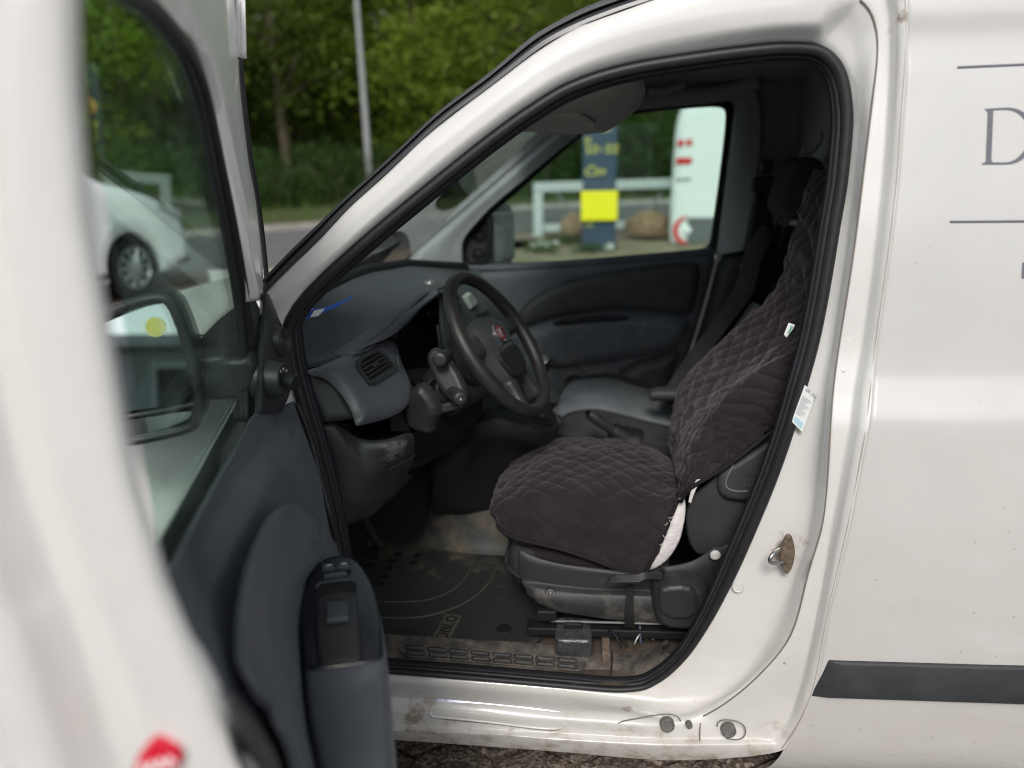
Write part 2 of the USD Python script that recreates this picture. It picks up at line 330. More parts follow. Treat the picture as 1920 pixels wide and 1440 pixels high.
m_tread = dirtmat('worn_tread_pad', (.020, .019, .018), (.10, .085, .068), .2, .5, 40, rough=.55, thr=(.56, .80), bump=.5, bscale=260)
m_carpet = dirtmat('dirty_floor_carpet', (.016, .014, .0125), (.066, .048, .034), .25, .5, 16, rough=.95, thr=(.4, .66), bump=.8, bscale=500)
m_chrome = mat('bright_steel', (.62, .62, .62), .22, .5, metal=1, var=.05)
m_steel = mat('dull_steel', (.30, .29, .27), .42, .5, metal=.9, var=.2, scale=80)
m_rust = mat('rusty_bracket', (.115, .085, .062), .75, .3, var=.5, scale=90, bump=.4, bscale=300)
m_dglass = glass('tinted_door_glass', (.84, .945, .90), 1.5, dust=.03)
m_wglass = glass('windscreen_glass', (.91, .95, .93), 1.5, dust=.16)
m_mirror = mat('mirror_glass', (.42, .47, .46), .015, .5, metal=1, var=.01)
m_blue = mat('blue_card', (.04, .13, .55), .4, .5, var=.05)
m_white = mat('white_card', (.75, .75, .75), .6, .3, var=.03)
m_letter = mat('grey_vinyl_lettering', (.125, .125, .145), .45, .4, var=.04)
m_red = mat('red_enamel', (.09, .006, .009), .3, .5, var=.05)
m_redst = mat('red_sticker', (.55, .008, .03), .4, .5, var=.04)
m_greent = mat('green_foil', (.15, .45, .32), .5, .4)
m_cyan = mat('pale_blue_print', (.36, .55, .62), .5, .4, var=.05)
m_ink = mat('grey_print', (.20, .20, .22), .6, .3)
m_stick = mat('white_sticker', (.66, .67, .66), .4, .5, var=.06, scale=60)
m_yell = mat('yellow_panel', (.80, .70, .005), .45, .4, var=.03)
m_navy = mat('navy_panel', (.028, .050, .085), .45, .45, var=.08)
m_yprint = mat('yellow_print', (.48, .44, .06), .5, .4, var=.03)
m_orange = mat('orange_logo', (.85, .36, .12), .5, .4, var=.05)
m_galv = mat('painted_rail', (.42, .45, .45), .5, .4, var=.08, scale=6)
m_strut = mat('grey_strut', (.16, .17, .17), .5, .4)
m_stone = mat('brown_boulder', (.22, .15, .095), .9, .2, var=.35, scale=5, bump=.6, bscale=25, bdist=.03)
m_cream = mat('pale_stone', (.5, .49, .46), .9, .2, var=.2, scale=20)
m_vanw = mat('far_van_paint', (.66, .70, .69), .35, .5, coat=.3, var=.02)
m_lred = mat('red_lamp', (.52, .012, .02), .25, .5, var=.05)
m_lgrey = mat('grey_lamp', (.30, .30, .30), .3, .5)
m_bump = mat('grey_bumper', (.10, .105, .11), .6, .4)
m_tyre = mat('tyre_rubber', (.014, .014, .015), .8, .3)
m_alloy = mat('wheel_alloy', (.45, .46, .47), .3, .5, metal=.7, var=.05)
m_carw = mat('car_white_paint', (.68, .70, .70), .25, .5, coat=.5, var=.02)
m_carglass = mat('dark_car_glass', (.01, .012, .013), .05, .6)
m_asph = mat('asphalt', (.105, .10, .093), .9, .25, var=.25, scale=1.2, bump=.7, bscale=120, bdist=.01)
m_road = mat('road_asphalt', (.115, .115, .115), .9, .25, var=.12, scale=.6, bump=.4, bscale=100, bdist=.006)
m_kerb = mat('kerb_concrete', (.27, .255, .23), .9, .2, var=.2, scale=4)
m_grass = dirtmat('grass_ground', (.075, .115, .018), (.055, .06, .022), 0, 3, 1.3, rough=.95, drough=.95, thr=(.3, .6), bump=.6, bscale=30)
m_pink = mat('pink_paving', (.20, .155, .125), .9, .2, var=.15, scale=3)
m_wall = mat('facade_render', (.46, .47, .47), .85, .3, var=.08, scale=2)
m_wframe = mat('window_frame_white', (.75, .77, .77), .5, .4)
m_pane = mat('dark_window_pane', (.02, .024, .028), .04, .6)
m_bark = mat('tree_bark', (.10, .078, .06), .95, .2, var=.35, scale=7, bump=.7, bscale=40, bdist=.02)
def leafmat(name, a, b, c):
    return usdkit.material(stage, LK+name, {'g': ('geometry', {}), 'r': ('rgb_ramp', {'ramp': [(0, a), (.45, b), (1, c)]}), 'oi': ('object_info', {}),
        'p': ('principled_bsdf', {'roughness': .55, 'specular_ior_level': .35}), 't': ('translucent_bsdf', {}), 'm': ('mix_closure', {'fac': .4}),
        'h': ('hsv', {'saturation': 1.0}), 'mr': ('map_range', {'to_min': .75, 'to_max': 1.2})},
        [('g.random_per_island', 'r.fac'), ('oi.random', 'mr.value'), ('mr.result', 'h.value'), ('r.color', 'h.color'), ('h.color', 'p.base_color'), ('h.color', 't.color'), ('p.BSDF', 'm.closure1'), ('t.BSDF', 'm.closure2')], surface='m.closure')
m_leafA = leafmat('leaves_yellow_green', (.14, .20, .020), (.23, .28, .032), (.38, .38, .055))
m_leafB = leafmat('leaves_green', (.10, .15, .02), (.175, .215, .03), (.31, .31, .045))
m_shrub = leafmat('shrub_leaves', (.04, .085, .015), (.07, .12, .03), (.12, .17, .05))
m_blade = leafmat('grass_blades', (.06, .11, .015), (.09, .15, .02), (.14, .19, .04))
def paver_mat():
    return usdkit.material(stage, LK+'paver_concrete', {'g': ('geometry', {}), 'oi': ('object_info', {}), 'v': ('voronoi_texture', {'scale': 120}), 'n': ('noise_texture', {'scale': 9, 'detail': 6}),
        'r': ('rgb_ramp', {'ramp': [(0, (.05, .04, .033)), (.5, (.13, .105, .085)), (1, (.30, .25, .21))]}), 'r2': ('rgb_ramp', {'ramp': [(.3, (.55, .52, .5)), (.7, (1.15, 1.1, 1.05))]}),
        'mm': ('mix_color', {'blend_type': 'multiply', 'fac': 1}), 'sc': ('separate_color', {}), 'b': ('bump', {'strength': .8, 'distance': .004}), 'p': ('principled_bsdf', {'roughness': .9})},
        [('g.position', 'v.vector'), ('g.position', 'n.vector'), ('v.color', 'sc.color'), ('sc.r', 'r.fac'), ('n.fac', 'r2.fac'), ('r.color', 'mm.a'), ('r2.color', 'mm.b'), ('mm.result', 'p.base_color'), ('v.distance', 'b.height'), ('b.normal', 'p.normal')], surface='p.BSDF')
m_paver = paver_mat()

# ================================================================ ground, road, verge
rng = np.random.default_rng(7)
def sheet(x0, x1, y0, y1, nx, ny, zf):
    X, Y = np.meshgrid(np.linspace(x0, x1, nx), np.linspace(y0, y1, ny)); return facing(gridmesh(np.stack([X, Y, zf(X, Y)], -1)), (0, 0, 50))
solo('ground', sheet(-160, 160, -90, 200, 60, 60, lambda x, y: 0*x-.03), m_asph, kind='structure')
KERB = curve([(-45, 1), (-22, 9), (-14, 11.6), (-8, 14.2), (-6.3, 15.3), (-3.5, 18.2), (-1.2, 20.6), (2.6, 21.9), (8, 22.6), (18, 23.2), (45, 25)], 120)
UPD = np.array((-.35, .94)); UPD /= np.linalg.norm(UPD)
ROADN = curve([(-45, -8), (-22, 1), (-14, 4.4), (-8, 7.2), (-5.6, 8.6), (-3.0, 11.2), (-1.4, 13.6), (2.6, 15.4), (8, 16.2), (18, 17), (45, 18)], 120)
G = np.stack([np.c_[ROADN, 0*ROADN[:, :1]-.022], np.c_[KERB-UPD*.01, 0*KERB[:, :1]-.022]], 0)
solo('road', facing(gridmesh(G), (0, 0, 50)), m_road, kind='structure')
def vh(d): return .09+.035*np.minimum(d, 4)+np.clip(d-4, 0, 12)*.055+np.clip(d-16, 0, 100)*.16
ds = np.r_[.14, .5, 1, 2, 3, 4, 5, 6.5, 8, 9.5]
G = np.array([[np.r_[KERB[i]+UPD*d, vh(d)+.12*(meshkit.noise(np.array([KERB[i, 0]*.5+d*.3, d*.6, 1.]))-.5)*(d > .3)] for d in ds] for i in range(0, 120, 2)])
solo('grass_bank', facing(gridmesh(G), (0, 0, 50)), m_grass, kind='structure', smooth=True)
dw = np.r_[9.5, 11, 13, 16, 20, 26, 34, 50, 80, 120]
G = np.array([[np.r_[KERB[i]+UPD*d, vh(d)+.12*(meshkit.noise(np.array([KERB[i, 0]*.5+d*.3, d*.6, 1.]))-.5)] for d in dw] for i in range(0, 120, 2)])
solo('woodland_floor', facing(gridmesh(G), (0, 0, 50)), mat('leaf_litter', (.030, .026, .014), .95, .1, var=.4, scale=2, bump=.8, bscale=20, bdist=.03), kind='structure', smooth=True)
# kerb of separate stones
kp = thing('kerb', 'pale concrete kerb between the road and the grass bank', 'kerb', (0, 0, 0))
L = np.r_[0, np.cumsum(np.linalg.norm(np.diff(KERB, axis=0), axis=1))]
kf = lambda s: np.array([np.interp(s, L, KERB[:, 0]), np.interp(s, L, KERB[:, 1])])
s = 12.
while s < 62:
    a, b = kf(s+.006), kf(s+.994); t = (b-a)/np.linalg.norm(b-a); nn = np.array((-t[1], t[0]))
    if nn@UPD < 0: nn = -nn
    part(kp, 'kerb_stone', rbox(np.r_[(a+b)/2+nn*.07, .03], (np.linalg.norm(b-a), .14, .15), .012, ax=[np.r_[t, 0], np.r_[nn, 0], (0, 0, 1)], seg=6), m_kerb)
    s += 1.0
# pinkish footway beyond the parking bays
G = np.stack([np.c_[ROADN-UPD*2.2, 0*ROADN[:, :1]-.024], np.c_[ROADN-UPD*.02, 0*ROADN[:, :1]-.024]], 0)
solo('footway', facing(gridmesh(G), (0, 0, 50)), m_pink, kind='structure')
# paving stones round the van (interlocking hexagons)
pv = thing('paving', 'dark weathered hexagonal concrete paving under the white van', 'paving', (0, 0, -.03))
setd(pv, kind='structure'); pv.ClearCustomDataByKey('category')
R = .118
base_hex = np.array([(math.cos(a), math.sin(a)) for a in np.radians(np.arange(30, 390, 60))])
cnt = 0
for i in range(-9, 10):
    for j in range(-8, 12):
        cx = (i+.5*(j % 2))*R*math.sqrt(3)*1.0; cy = -.42+j*R*1.5
        p = np.array((cx, cy, 0.)); q = proj(p)
        if not (-260 < q[0] < 1500 and 1180 < q[1] < 1700): continue
        if cy > .75 or (p-CAM)@CF < .1: continue
        pts = base_hex*(R-.006)*(1+.02*rng.normal(size=(6, 1)))
        h = .026+.006*rng.random(); b = .010
        out = np.array([(x, y) for x, y in pts]); inn = out*(1-b/R)
        v = np.vstack([np.c_[out, np.full(6, -.004)], np.c_[out, np.full(6, h-b*.7)], np.c_[inn, np.full(6, h)], [[0, 0, h+.001]]])
        tilt = rng.normal(size=2)*.012; v[6:, 2] += v[6:, :2]@tilt
        f = []
        for k in range(6):
            m = (k+1) % 6; f += [[k, m, 6+m], [k, 6+m, 6+k], [6+k, 6+m, 12+m], [6+k, 12+m, 12+k], [12+k, 12+m, 18]]
        part(pv, 'paving_stone', (v+[cx, cy, -.03], np.array(f)), m_paver, smooth=False); cnt += 1

# ================================================================ woodland
def leaves(cent, size, rad, nper, rg, flat=.35):
    n = len(cent)*nper; c = np.repeat(cent, nper, 0)
    d = rg.normal(size=(n, 3)); d *= np.array((1, 1, flat))*np.repeat(rad, nper)[:, None]*.55; p = c+d
    p[:, 2] -= (d[:, 0]**2+d[:, 1]**2)*.35
    nrm = rg.normal(size=(n, 3))*.55+[0, 0, 1]; nrm /= np.linalg.norm(nrm, axis=1, keepdims=True)
    a = np.cross(nrm, rg.normal(size=(n, 3))); a /= np.linalg.norm(a, axis=1, keepdims=True); b = np.cross(nrm, a)
    s = size*(.7+.6*rg.random((n, 1)))
    V = np.stack([p-a*s*.5, p+b*s*.3, p+a*s*.5-nrm*s*.15, p-b*s*.3], 1).reshape(-1, 3)
    i = np.arange(n)*4
    return V, np.vstack([np.c_[i, i+1, i+2], np.c_[i, i+2, i+3]])
def crownmesh(seed, rx, z0, z1, ncl, nper, size):
    rg = np.random.default_rng(seed); C = []
    while len(C) < ncl:
        d = rg.normal(size=3); d /= np.linalg.norm(d); r = rg.uniform(.35, 1)**.5
        p = d*r*np.array((rx, rx, (z1-z0)/2)); z = p[2]+(z0+z1)/2
        k = 1-.35*max(0, (z-z0)/(z1-z0)-.5)
        p = np.array((p[0]*k, p[1]*k, z))
        if meshkit.noise(p*.75+seed*10.) < .42: continue
        C.append(p)
    C = np.array(C); return leaves(C, size, rg.uniform(.45, .95, len(C)), nper, rg)
def trunkmesh(seed, h, r, lean=.02):
    rg = np.random.default_rng(seed); zs = np.linspace(-.4, h, 14)
    P = np.c_[np.cumsum(rg.normal(size=14)*lean)+0, np.cumsum(rg.normal(size=14)*lean), zs]; P[:, :2] -= P[1, :2]
    rr = r*(1.25-.35*np.minimum(1, (zs+.4)/.8))*(1-.75*np.clip(zs/h, 0, 1)); ms = [tube(P, rr, 10)]
    for _ in range(9):
        k = rg.integers(4, 12); a = rg.uniform(0, 2*np.pi); l = rg.uniform(1.2, 2.8); q = np.linspace(0, 1, 6)[:, None]
        B = P[k]+q*np.array((math.cos(a)*l, math.sin(a)*l, l*.35))+q**2*[0, 0, .4]
        ms.append(tube(B, np.linspace(rr[k]*.45, .012, 6), 6))
    return join(*ms)
def bankz(x, y):
    # height of the bank at a place: distance beyond the kerb along UPD
    best = np.argmin([abs((np.array((x, y))-k)@np.array((UPD[1], -UPD[0]))) for k in KERB]); d = (np.array((x, y))-KERB[best])@UPD
    return float(vh(d)) if d > .2 else -.03
def at(px, dist):
    d = ray(px, 300); d = d[:2]/np.linalg.norm(d[:2]); p = CAM[:2]+d*dist; return (p[0], p[1], bankz(*p))
TREES = {}
def maketree(kind, base, label, group):
    p = dict(maple=dict(seed=3, rx=3.0, z0=1.3, z1=9.5, ncl=560, nper=26, size=.17, r=.20, h=8.), beech=dict(seed=11, rx=3.4, z0=.7, z1=10.5, ncl=620, nper=26, size=.17, r=.24, h=9.),
             ash=dict(seed=23, rx=2.7, z0=2.4, z1=11.5, ncl=480, nper=26, size=.18, r=.17, h=10.))[kind]
    t = thing('broadleaf_tree', label, 'tree', base, group=group)
    o = OFF[str(t.GetPath())]
    v, f = trunkmesh(p['seed'], p['h'], p['r']); part(t, 'trunk', (v+o, f), m_bark, smooth=True)
    v, f = crownmesh(p['seed'], p['rx'], p['z0'], p['z1'], p['ncl'], p['nper'], p['size'])
    part(t, 'crown', (v+o, f), m_leafA if kind == 'maple' else m_leafB, smooth=False)
    return t
GRP = 'broadleaf trees beyond the road'
BACK = 'one of the dark trees in the row behind the front trees of the wood'
spots = [('maple', 790, 25.5, 20, 'yellow green tree with low boughs hanging to the right of the street lamp'), ('beech', 560, 31, 0, 'dense dark green tree behind the bare trunk left of the street lamp'),
         ('ash', 538, 25.2, 40, 'slender tree with bare pale trunk rising from tall weeds left of the street lamp'), ('maple', 905, 24.8, 200, 'yellow green tree whose boughs show just above the windscreen pillar'),
         ('maple', 690, 28, 110, 'leafy yellow green tree directly behind the street lamp column'), ('beech', 420, 28, 75, 'dark green tree seen through the top front corner of the door glass'),
         ('maple', 250, 24, 300, 'yellow green tree above the white car, seen through the door glass'), ('beech', 130, 27, 190, 'dark tree partly hidden by the white rear edge of the open door'),
         ('ash', 330, 33, 10, 'slender tree seen through the door glass behind the bonnet of the white car'), ('beech', 980, 30, 260, 'dark tree seen through the windscreen beside the far windscreen pillar'),
         ('maple', 1120, 31, 60, 'yellow green tree directly behind the sign pylon'), ('beech', 1230, 29, 320, 'dark green tree between the sign pylon and the far white van'),
         ('ash', 1060, 36, 130, 'slender tree left of the sign pylon, seen through the far door window'), ('maple', 470, 35, 250, 'yellow green tree just right of the white door window frame'),
         ('beech', 740, 36, 30, BACK), ('beech', 860, 38, 100, BACK), ('beech', 620, 40, 210, BACK), ('ash', 200, 36, 90, BACK)]
firsts = {}
for k, px, dist, rot, lab in spots:
    b = at(px, dist)
    if k not in firsts: firsts[k] = maketree(k, b, lab, GRP)
    else: copy(firsts[k], b, rot, (1, 1, rng.uniform(.9, 1.12)), label=lab, group=GRP)
# the wood behind as one mass
cs = []
rg = np.random.default_rng(5)
for _ in range(900):
    px = rg.uniform(-350, 2100); dist = rg.uniform(43, 52); b = at(px, dist); cs.append((b[0], b[1], b[2]+rg.uniform(0, 12)))
solo('far_wood', leaves(np.array(cs), .55, rg.uniform(1.4, 2.4, 900), 42, rg, .8), m_leafB, 'dark mass of the wood behind the nearer trees', 'wood', kind='stuff', smooth=False)
# shrubs and tall weeds on the bank
def shrubmesh(seed, r, h, n, nper, size):
    rg = np.random.default_rng(seed); C = rg.normal(size=(n, 3))*np.array((r*.5, r*.5, 0)); C[:, 2] = rg.uniform(.05, 1, n)**.8*h*(1-.5*(np.hypot(C[:, 0], C[:, 1])/r)**2).clip(.2, 1)
    return leaves(C, size, rg.uniform(.16, .34, n), nper, rg, .9)
sb = thing('shrub', 'pale leafy shrub at the foot of the trees, close left of the street lamp', 'shrub', at(630, 22.6), group='shrubs along the grass bank'); o = OFF[str(sb.GetPath())]
v, f = shrubmesh(2, 1.0, 1.5, 120, 22, .10); part(sb, 'foliage', (v+o, f), m_shrub, smooth=False)
st = [tube(np.array([(0, 0, -.2), (a*.25, b*.25, .5), (a*.5, b*.5, 1.1)])+o, [.02, .012, .006], 6) for a, b in rng.normal(size=(7, 2))]
part(sb, 'stem', join(*st), m_bark)
SH = 'pale leafy shrub '
for px, dist, sc, lab in [(505, 22, .8, 'beside the black seal of the door window frame'), (585, 23.5, 1.1, 'between the bare trunk and the street lamp'), (700, 23.6, 1.0, 'directly behind the foot of the street lamp'), (460, 23, 1.2, 'half hidden by the front edge of the door window frame'),
        (380, 21.5, 1.0, 'low in the front corner of the door glass'), (270, 21, 1.2, 'behind the roof of the white car'), (340, 24, 1.3, 'behind the bonnet of the white car'), (180, 22, 1.1, 'above the white car, next to the door edge'),
        (960, 25, 1.0, 'seen through the windscreen left of the pale rail'), (1020, 26, 1.2, 'behind the left post of the pale rail'), (1075, 26, 1.5, 'close left behind the sign pylon'), (1170, 26.2, 1.9, 'tallest of its kind, close right behind the sign pylon'),
        (1235, 26.5, 1.5, 'beside the far white van, behind the pale rail'), (820, 24.2, .9, 'behind the windscreen pillar of the delivery van')]:
    copy(sb, at(px, dist), rng.uniform(0, 360), (sc, sc, sc*rng.uniform(.8, 1.2)), label=SH+lab)
# grass blades on the bank
n = 16000; i = rng.integers(0, 119, n); d = rng.uniform(.2, 7, n)**1.0
P = KERB[i]+rng.normal(size=(n, 2))*.3+UPD*d[:, None]; zz = vh(d); a = rng.uniform(0, 2*np.pi, n); hh = rng.uniform(.10, .34, n)*(1+.9*(d > 4)); w = .012
V = np.stack([np.c_[P[:, 0]-w*np.cos(a), P[:, 1]-w*np.sin(a), zz-.03], np.c_[P[:, 0]+w*np.cos(a), P[:, 1]+w*np.sin(a), zz-.03], np.c_[P[:, 0]+hh*.3*np.sin(a), P[:, 1]+hh*.3*np.cos(a), zz+hh]], 1).reshape(-1, 3)
solo('bank_grass', (V, np.arange(3*n).reshape(-1, 3)), m_blade, 'long green grass growing on the bank beyond the kerb', 'grass', kind='stuff', smooth=False)

# ================================================================ street furniture beyond the van
b = onY(693, 330, 21.); lp = thing('street_lamp', 'tall grey street lamp column standing before the trees', 'street lamp', (b[0], b[1], 0))
part(lp, 'column', tube(np.array([(b[0], b[1], z) for z in (-.1, 0, 3, 6, 8.6)]), [.095, .092, .082, .066, .055], 16), mat('lamp_post_grey', (.24, .25, .25), .5, .4, var=.08), smooth=True)
part(lp, 'column_door', rbox((b[0], b[1]-.1, .9), (.09, .03, .5), .008), m_strut)
part(lp, 'arm', tube(curve([(b[0], b[1], 8.55), (b[0], b[1]-.3, 8.9), (b[0], b[1]-1.1, 9.0)], 14), .035, 10), m_galv, smooth=True)
part(lp, 'lamp_head', rbox((b[0], b[1]-1.4, 9.0), (.26, .7, .12), .05), m_strut, smooth=True)
# pylon sign
A, B_ = onZ(1092, 466, 0), onZ(1153, 466, 0); X0, X1, YP = A[0], B_[0], 10.75
pc = (X0+X1)/2; w = X1-X0; FS = w*.79
py_ = thing('pylon_sign', 'dark blue sign pylon with yellow lettering and a yellow notice box', 'sign', (pc, YP+.2, 0))
part(py_, 'column', rbox((pc, YP+.2, 1.15), (w, .4, 2.5), .012), m_navy)
fr = frame((X0, YP, 0), (1, 0, 0), (0, -1, 0))
zat = lambda y: onY(1115, y, YP)[2]
part(py_, 'notice_box', rbox((pc, YP+.17, (zat(358)+zat(413))/2), (w*1.09, .5, zat(358)-zat(413)), .012), m_yell)
for tx, x, y, h in [('kl', .06, 268, .085), ('10-22', .05, 287, .115), ('SB', .42, 327, .075), ('info', .08, 425, .05)]:
    part(py_, 'lettering', text(tx, frame((X0, YP-.0, 0), (1, 0, 0), (0, -1, 0)), (x*w, zat(y)), h, .003, True), m_yprint)
ci = []
for cx, cz, r in [(.16, .0, .05), (.27, .03, .065), (.36, -.005, .045)]:
    ci.append(Point(X0*0+cx*w, zat(326)+cz+.03).buffer(r))
icon = shapely.unary_union(ci+[shapely.box(.16*w, zat(326)-.02, .36*w, zat(326)+.03)]); icon = icon.difference(icon.buffer(-.022))
part(py_, 'wash_symbol', prism(icon, fr, .0005, .003), m_yprint)
part(py_, 'round_logo', prism(Point(.30*w, zat(243)+.085).buffer(.11), fr, .0005, .005), m_orange)
part(py_, 'lettering', text('fav', fr, (.50*w, zat(246)), .075, .003, True), m_yell)
part(py_, 'base_bolt', rbox((X1-.1, YP-.05, .04), (.14, .1, .1), .02), m_cream)
# low rail of square tube with slanting struts
ra = onZ(1010, 440, 0); rb = np.array((ra[0]+3.4, ra[1]+.9, 0)); zt = .86
rl = thing('barrier_rail', 'low pale square tube rail behind the sign pylon', 'railing', ra)
u = (rb-ra)/np.linalg.norm(rb-ra); vv = np.cross([0, 0, 1], u); bax = [u, vv, (0, 0, 1)]
def bar(a, b, t):
    a, b = np.asarray(a, float), np.asarray(b, float); x = (b-a)/np.linalg.norm(b-a); y = np.cross([0, 0, 1], x) if abs(x[2]) < .95 else np.array((0, 1., 0)); y /= np.linalg.norm(y)
    return rbox((a+b)/2, (np.linalg.norm(b-a), t, t), .012, ax=[x, y, np.cross(x, y)], seg=6)
part(rl, 'post', bar(ra-[0, 0, .05], ra+[0, 0, zt-.09], .17), m_galv); part(rl, 'post', bar(rb-[0, 0, .05], rb+[0, 0, zt-.09], .17), m_galv)
part(rl, 'top_rail', bar(ra+[-.085, 0, zt], rb+[.085, 0, zt], .17), m_galv); part(rl, 'bottom_rail', bar(ra+[.09, 0, .12], rb+[-.09, 0, .12], .13), m_galv)
for k in range(3):
    part(rl, 'strut', bar(ra+u*(.35+k*1.05)+[0, .02, .76], ra+u*(.75+k*1.05)+[0, -.02, .19] if k != 2 else ra+u*(2.0)+[0, -.02, .19], .045), m_strut)
def boulder(px, py, wpx, hpx, seed, label):
    p = onZ(px, py, 0); dd = np.linalg.norm(p-CAM); s = wpx/FPX*dd/2; h = hpx/FPX*dd
    m = trimesh.creation.icosphere(4); v = np.array(m.vertices); q = meshkit.fbm(v*1.3+seed, 4)[:, None]; v = v*(.72+.55*q)*np.array((s, s*.8, h*.62)); v[:, 2] = np.maximum(v[:, 2], -h*.35)
    solo('boulder', (v+p+[0, 0, h*.42], m.faces), m_stone, label, 'boulder', 'boulders by the rail', smooth=True)
boulder(1075, 446, 52, 42, 1, 'small brown boulder left of the sign pylon'); boulder(1218, 446, 86, 46, 9, 'long brown boulder between the sign pylon and the far white van')
# pale kerb stones and weeds by the pylon
for px, py, ss, lab in [(1012, 462, .2, 'white stone lying below the rail post'), (1040, 458, .12, 'small pale stone beside the white stone')]:
    p = onZ(px, py, 0); m = trimesh.creation.icosphere(3); v = np.array(m.vertices)*(.75+.5*meshkit.fbm(np.array(m.vertices)*2+px, 3)[:, None])*np.array((ss, ss*.6, ss*.3))
    solo('stone', (v+p+[0, 0, ss*.12], m.faces), m_cream, lab, 'stone', smooth=True)
for px, py, s in [(1017, 470, .14), (1105, 470, .16), (1060, 455, .12)]:
    p = onZ(px, py, 0); wd = thing('weed', {1017: 'tuft of weed below the white stone', 1105: 'tuft of weed at the foot of the sign pylon', 1060: 'tuft of weed before the small boulder'}[px], 'weed', p); rg = np.random.default_rng(px)
    part(wd, 'foliage', tuple(x+p if i == 0 else x for i, x in enumerate(leaves(rg.normal(size=(14, 3))*np.array((s, s, 0))+[0, 0, s*.4], .07, np.full(14, .12), 14, rg, .8))), m_shrub, smooth=False)
solo('gravel_apron', sheet(-1.9, 4, 9.6, 12.6, 8, 4, lambda x, y: 0*x-.024), mat('worn_gravel', (.21, .18, .12), .95, .2, var=.35, scale=1.6, bump=.6, bscale=60, bdist=.01), kind='structure')

# far white van seen from behind
YV = 11.5; xl = onY(1253, 445, YV)[0]
vb = thing('parked_van', 'white van parked beyond the sign pylon, seen from behind', 'van', (xl, YV, 0), -11)
xl = xl; xt = onY(1268, 215, YV)[0]; zb, ztv = onY(1300, 462, YV)[2], 2.25
pr = [(xl, zb+.12), (xl+.06, zb), (xl+1.7, zb), (xl+1.76, zb+.12), (xl+1.70, 1.2), (xl+1.6, ztv-.2), (xl+1.4, ztv), (xt+.25, ztv), (xt, ztv-.2), (xl+.02, 1.2)]
P2 = chaikin(pr, 3); fr = fY(YV+.12)
part(vb, 'body', prism(P2, fY(YV+.12), -4.6, 0), m_vanw, smooth=30)
part(vb, 'rear_end', pillow(P2, fY(YV+.119), .12, .16, res=.03), m_vanw, smooth=60)
fv = fY(YV); q2 = lambda x, y: px2([(x, y)], fv)[0]
def lamp(name, x0, y0, x1, y1, m, r=.02, hgt=.02):
    a, b = q2(x0, y0), q2(x1, y1); part(vb, name, prism(shapely.box(min(a[0], b[0])+r, min(a[1], b[1])+r, max(a[0], b[0])-r, max(a[1], b[1])-r).buffer(r), fv, -.05, hgt), m)
lamp('tail_lamp', 1271, 262, 1282, 274, m_lred); lamp('tail_lamp', 1287, 261, 1297, 273, m_lred); lamp('brake_lamp', 1268, 296, 1297, 307, m_lred, .03); lamp('reversing_lamp', 1268, 333, 1296, 338, m_lgrey, .012)
a, b = q2(1287, 455), q2(1420, 405); bx = shapely.box(a[0]+.05, a[1]+.05, b[0]-.05, b[1]-.05).buffer(.05); part(vb, 'bumper_insert', prism(bx, fv, -.03, .012), m_bump)
c = q2(1288, 431); ring = Point(c).buffer(.225).difference(Point(c[0]+.06, c[1]).buffer(.205)).intersection(shapely.box(c[0]-1, c[1]-1, c[0]+.0, c[1]+1)); part(vb, 'round_reflector', prism(ring, fv, -.03, .018), m_lred)
part(vb, 'fog_lamp', lathe((c[0]-.0, YV-.005, c[1]), (0, -1, 0), [(0, .07), (.015, .065), (.03, .04), (.035, 0)], 20), m_vanw)
part(vb, 'door_gap', rbox((xl+.9, YV-.002, 1.25), (.012, .01, 1.7), .003), m_black)
part(vb, 'wing_mirror', rbox(onY(1247, 282, 15.3), (.2, .12, .3), .05), m_vanw, smooth=True)
for yy in (12.3, 15.2):
    for xx in (xl+.1, xl+1.66): part(vb, 'wheel', lathe((xx-.1, yy, .3), (1, 0, 0), [(0, 0), (0, .2), (-.0, .3), (.05, .33), (.17, .33), (.2, .3), (.2, 0)], 24), m_tyre)

# white car beyond the bonnet, seen through the door glass
cw = onZ(258, 556, 0); car = thing('parked_car', 'white people carrier with alloy wheels seen through the open door glass', 'car', (cw[0]-.9, cw[1]-1.2, 0))
ang = math.radians(14); ca = -np.array((math.sin(ang), math.cos(ang), 0)); cs_ = np.array((-ca[1], ca[0], 0))          # ca: towards the car's tail, cs_: towards its visible side
def CW(a, s, z): return np.array((cw[0], cw[1], 0))+ca*a+cs_*s+np.array((0, 0, z))
RW = .33
prof = [(-.84, .30), (-.87, .60), (-.80, .86), (-.45, 1.08), (.0, 1.20), (.35, 1.28), (.9, 1.60), (1.4, 1.72), (2.6, 1.74), (3.3, 1.66), (3.42, 1.0), (3.40, .35), (3.1, .22), (-.6, .2)]  # tall body: its white also fills in for the pillar reflection in the glass
pf = chaikin(prof, 3); sh = Polygon(pf).difference(Point(0, RW).buffer(.39)).difference(Point(2.62, RW).buffer(.39))
fs = frame(CW(0, 0, 0), ca, cs_)
sgn = 1 if np.dot(fs[2], (0, 0, 1)) > 0 else -1
def cprism(poly, h0, h1):
    m = trimesh.creation.extrude_polygon(poly, h1-h0, engine='earcut'); v = m.vertices; return CW(0, 0, 0)+v[:, :1]*ca+(v[:, 2:]+h0)*cs_+v[:, 1:2]*np.array((0, 0, 1.)), np.array(m.faces)[:, ::-1]
def cpillow(poly, h0, t, b):
    v, f = pillow(np.array(poly.exterior.coords)[:-1], (CW(0, h0, 0), ca, np.array((0, 0, 1.)), cs_), t, b, res=.05); return v, f[:, ::-1]
part(car, 'body', join(cprism(sh, -1.62, .01), cpillow(sh, .009, .09, .18)), m_carw, smooth=45)
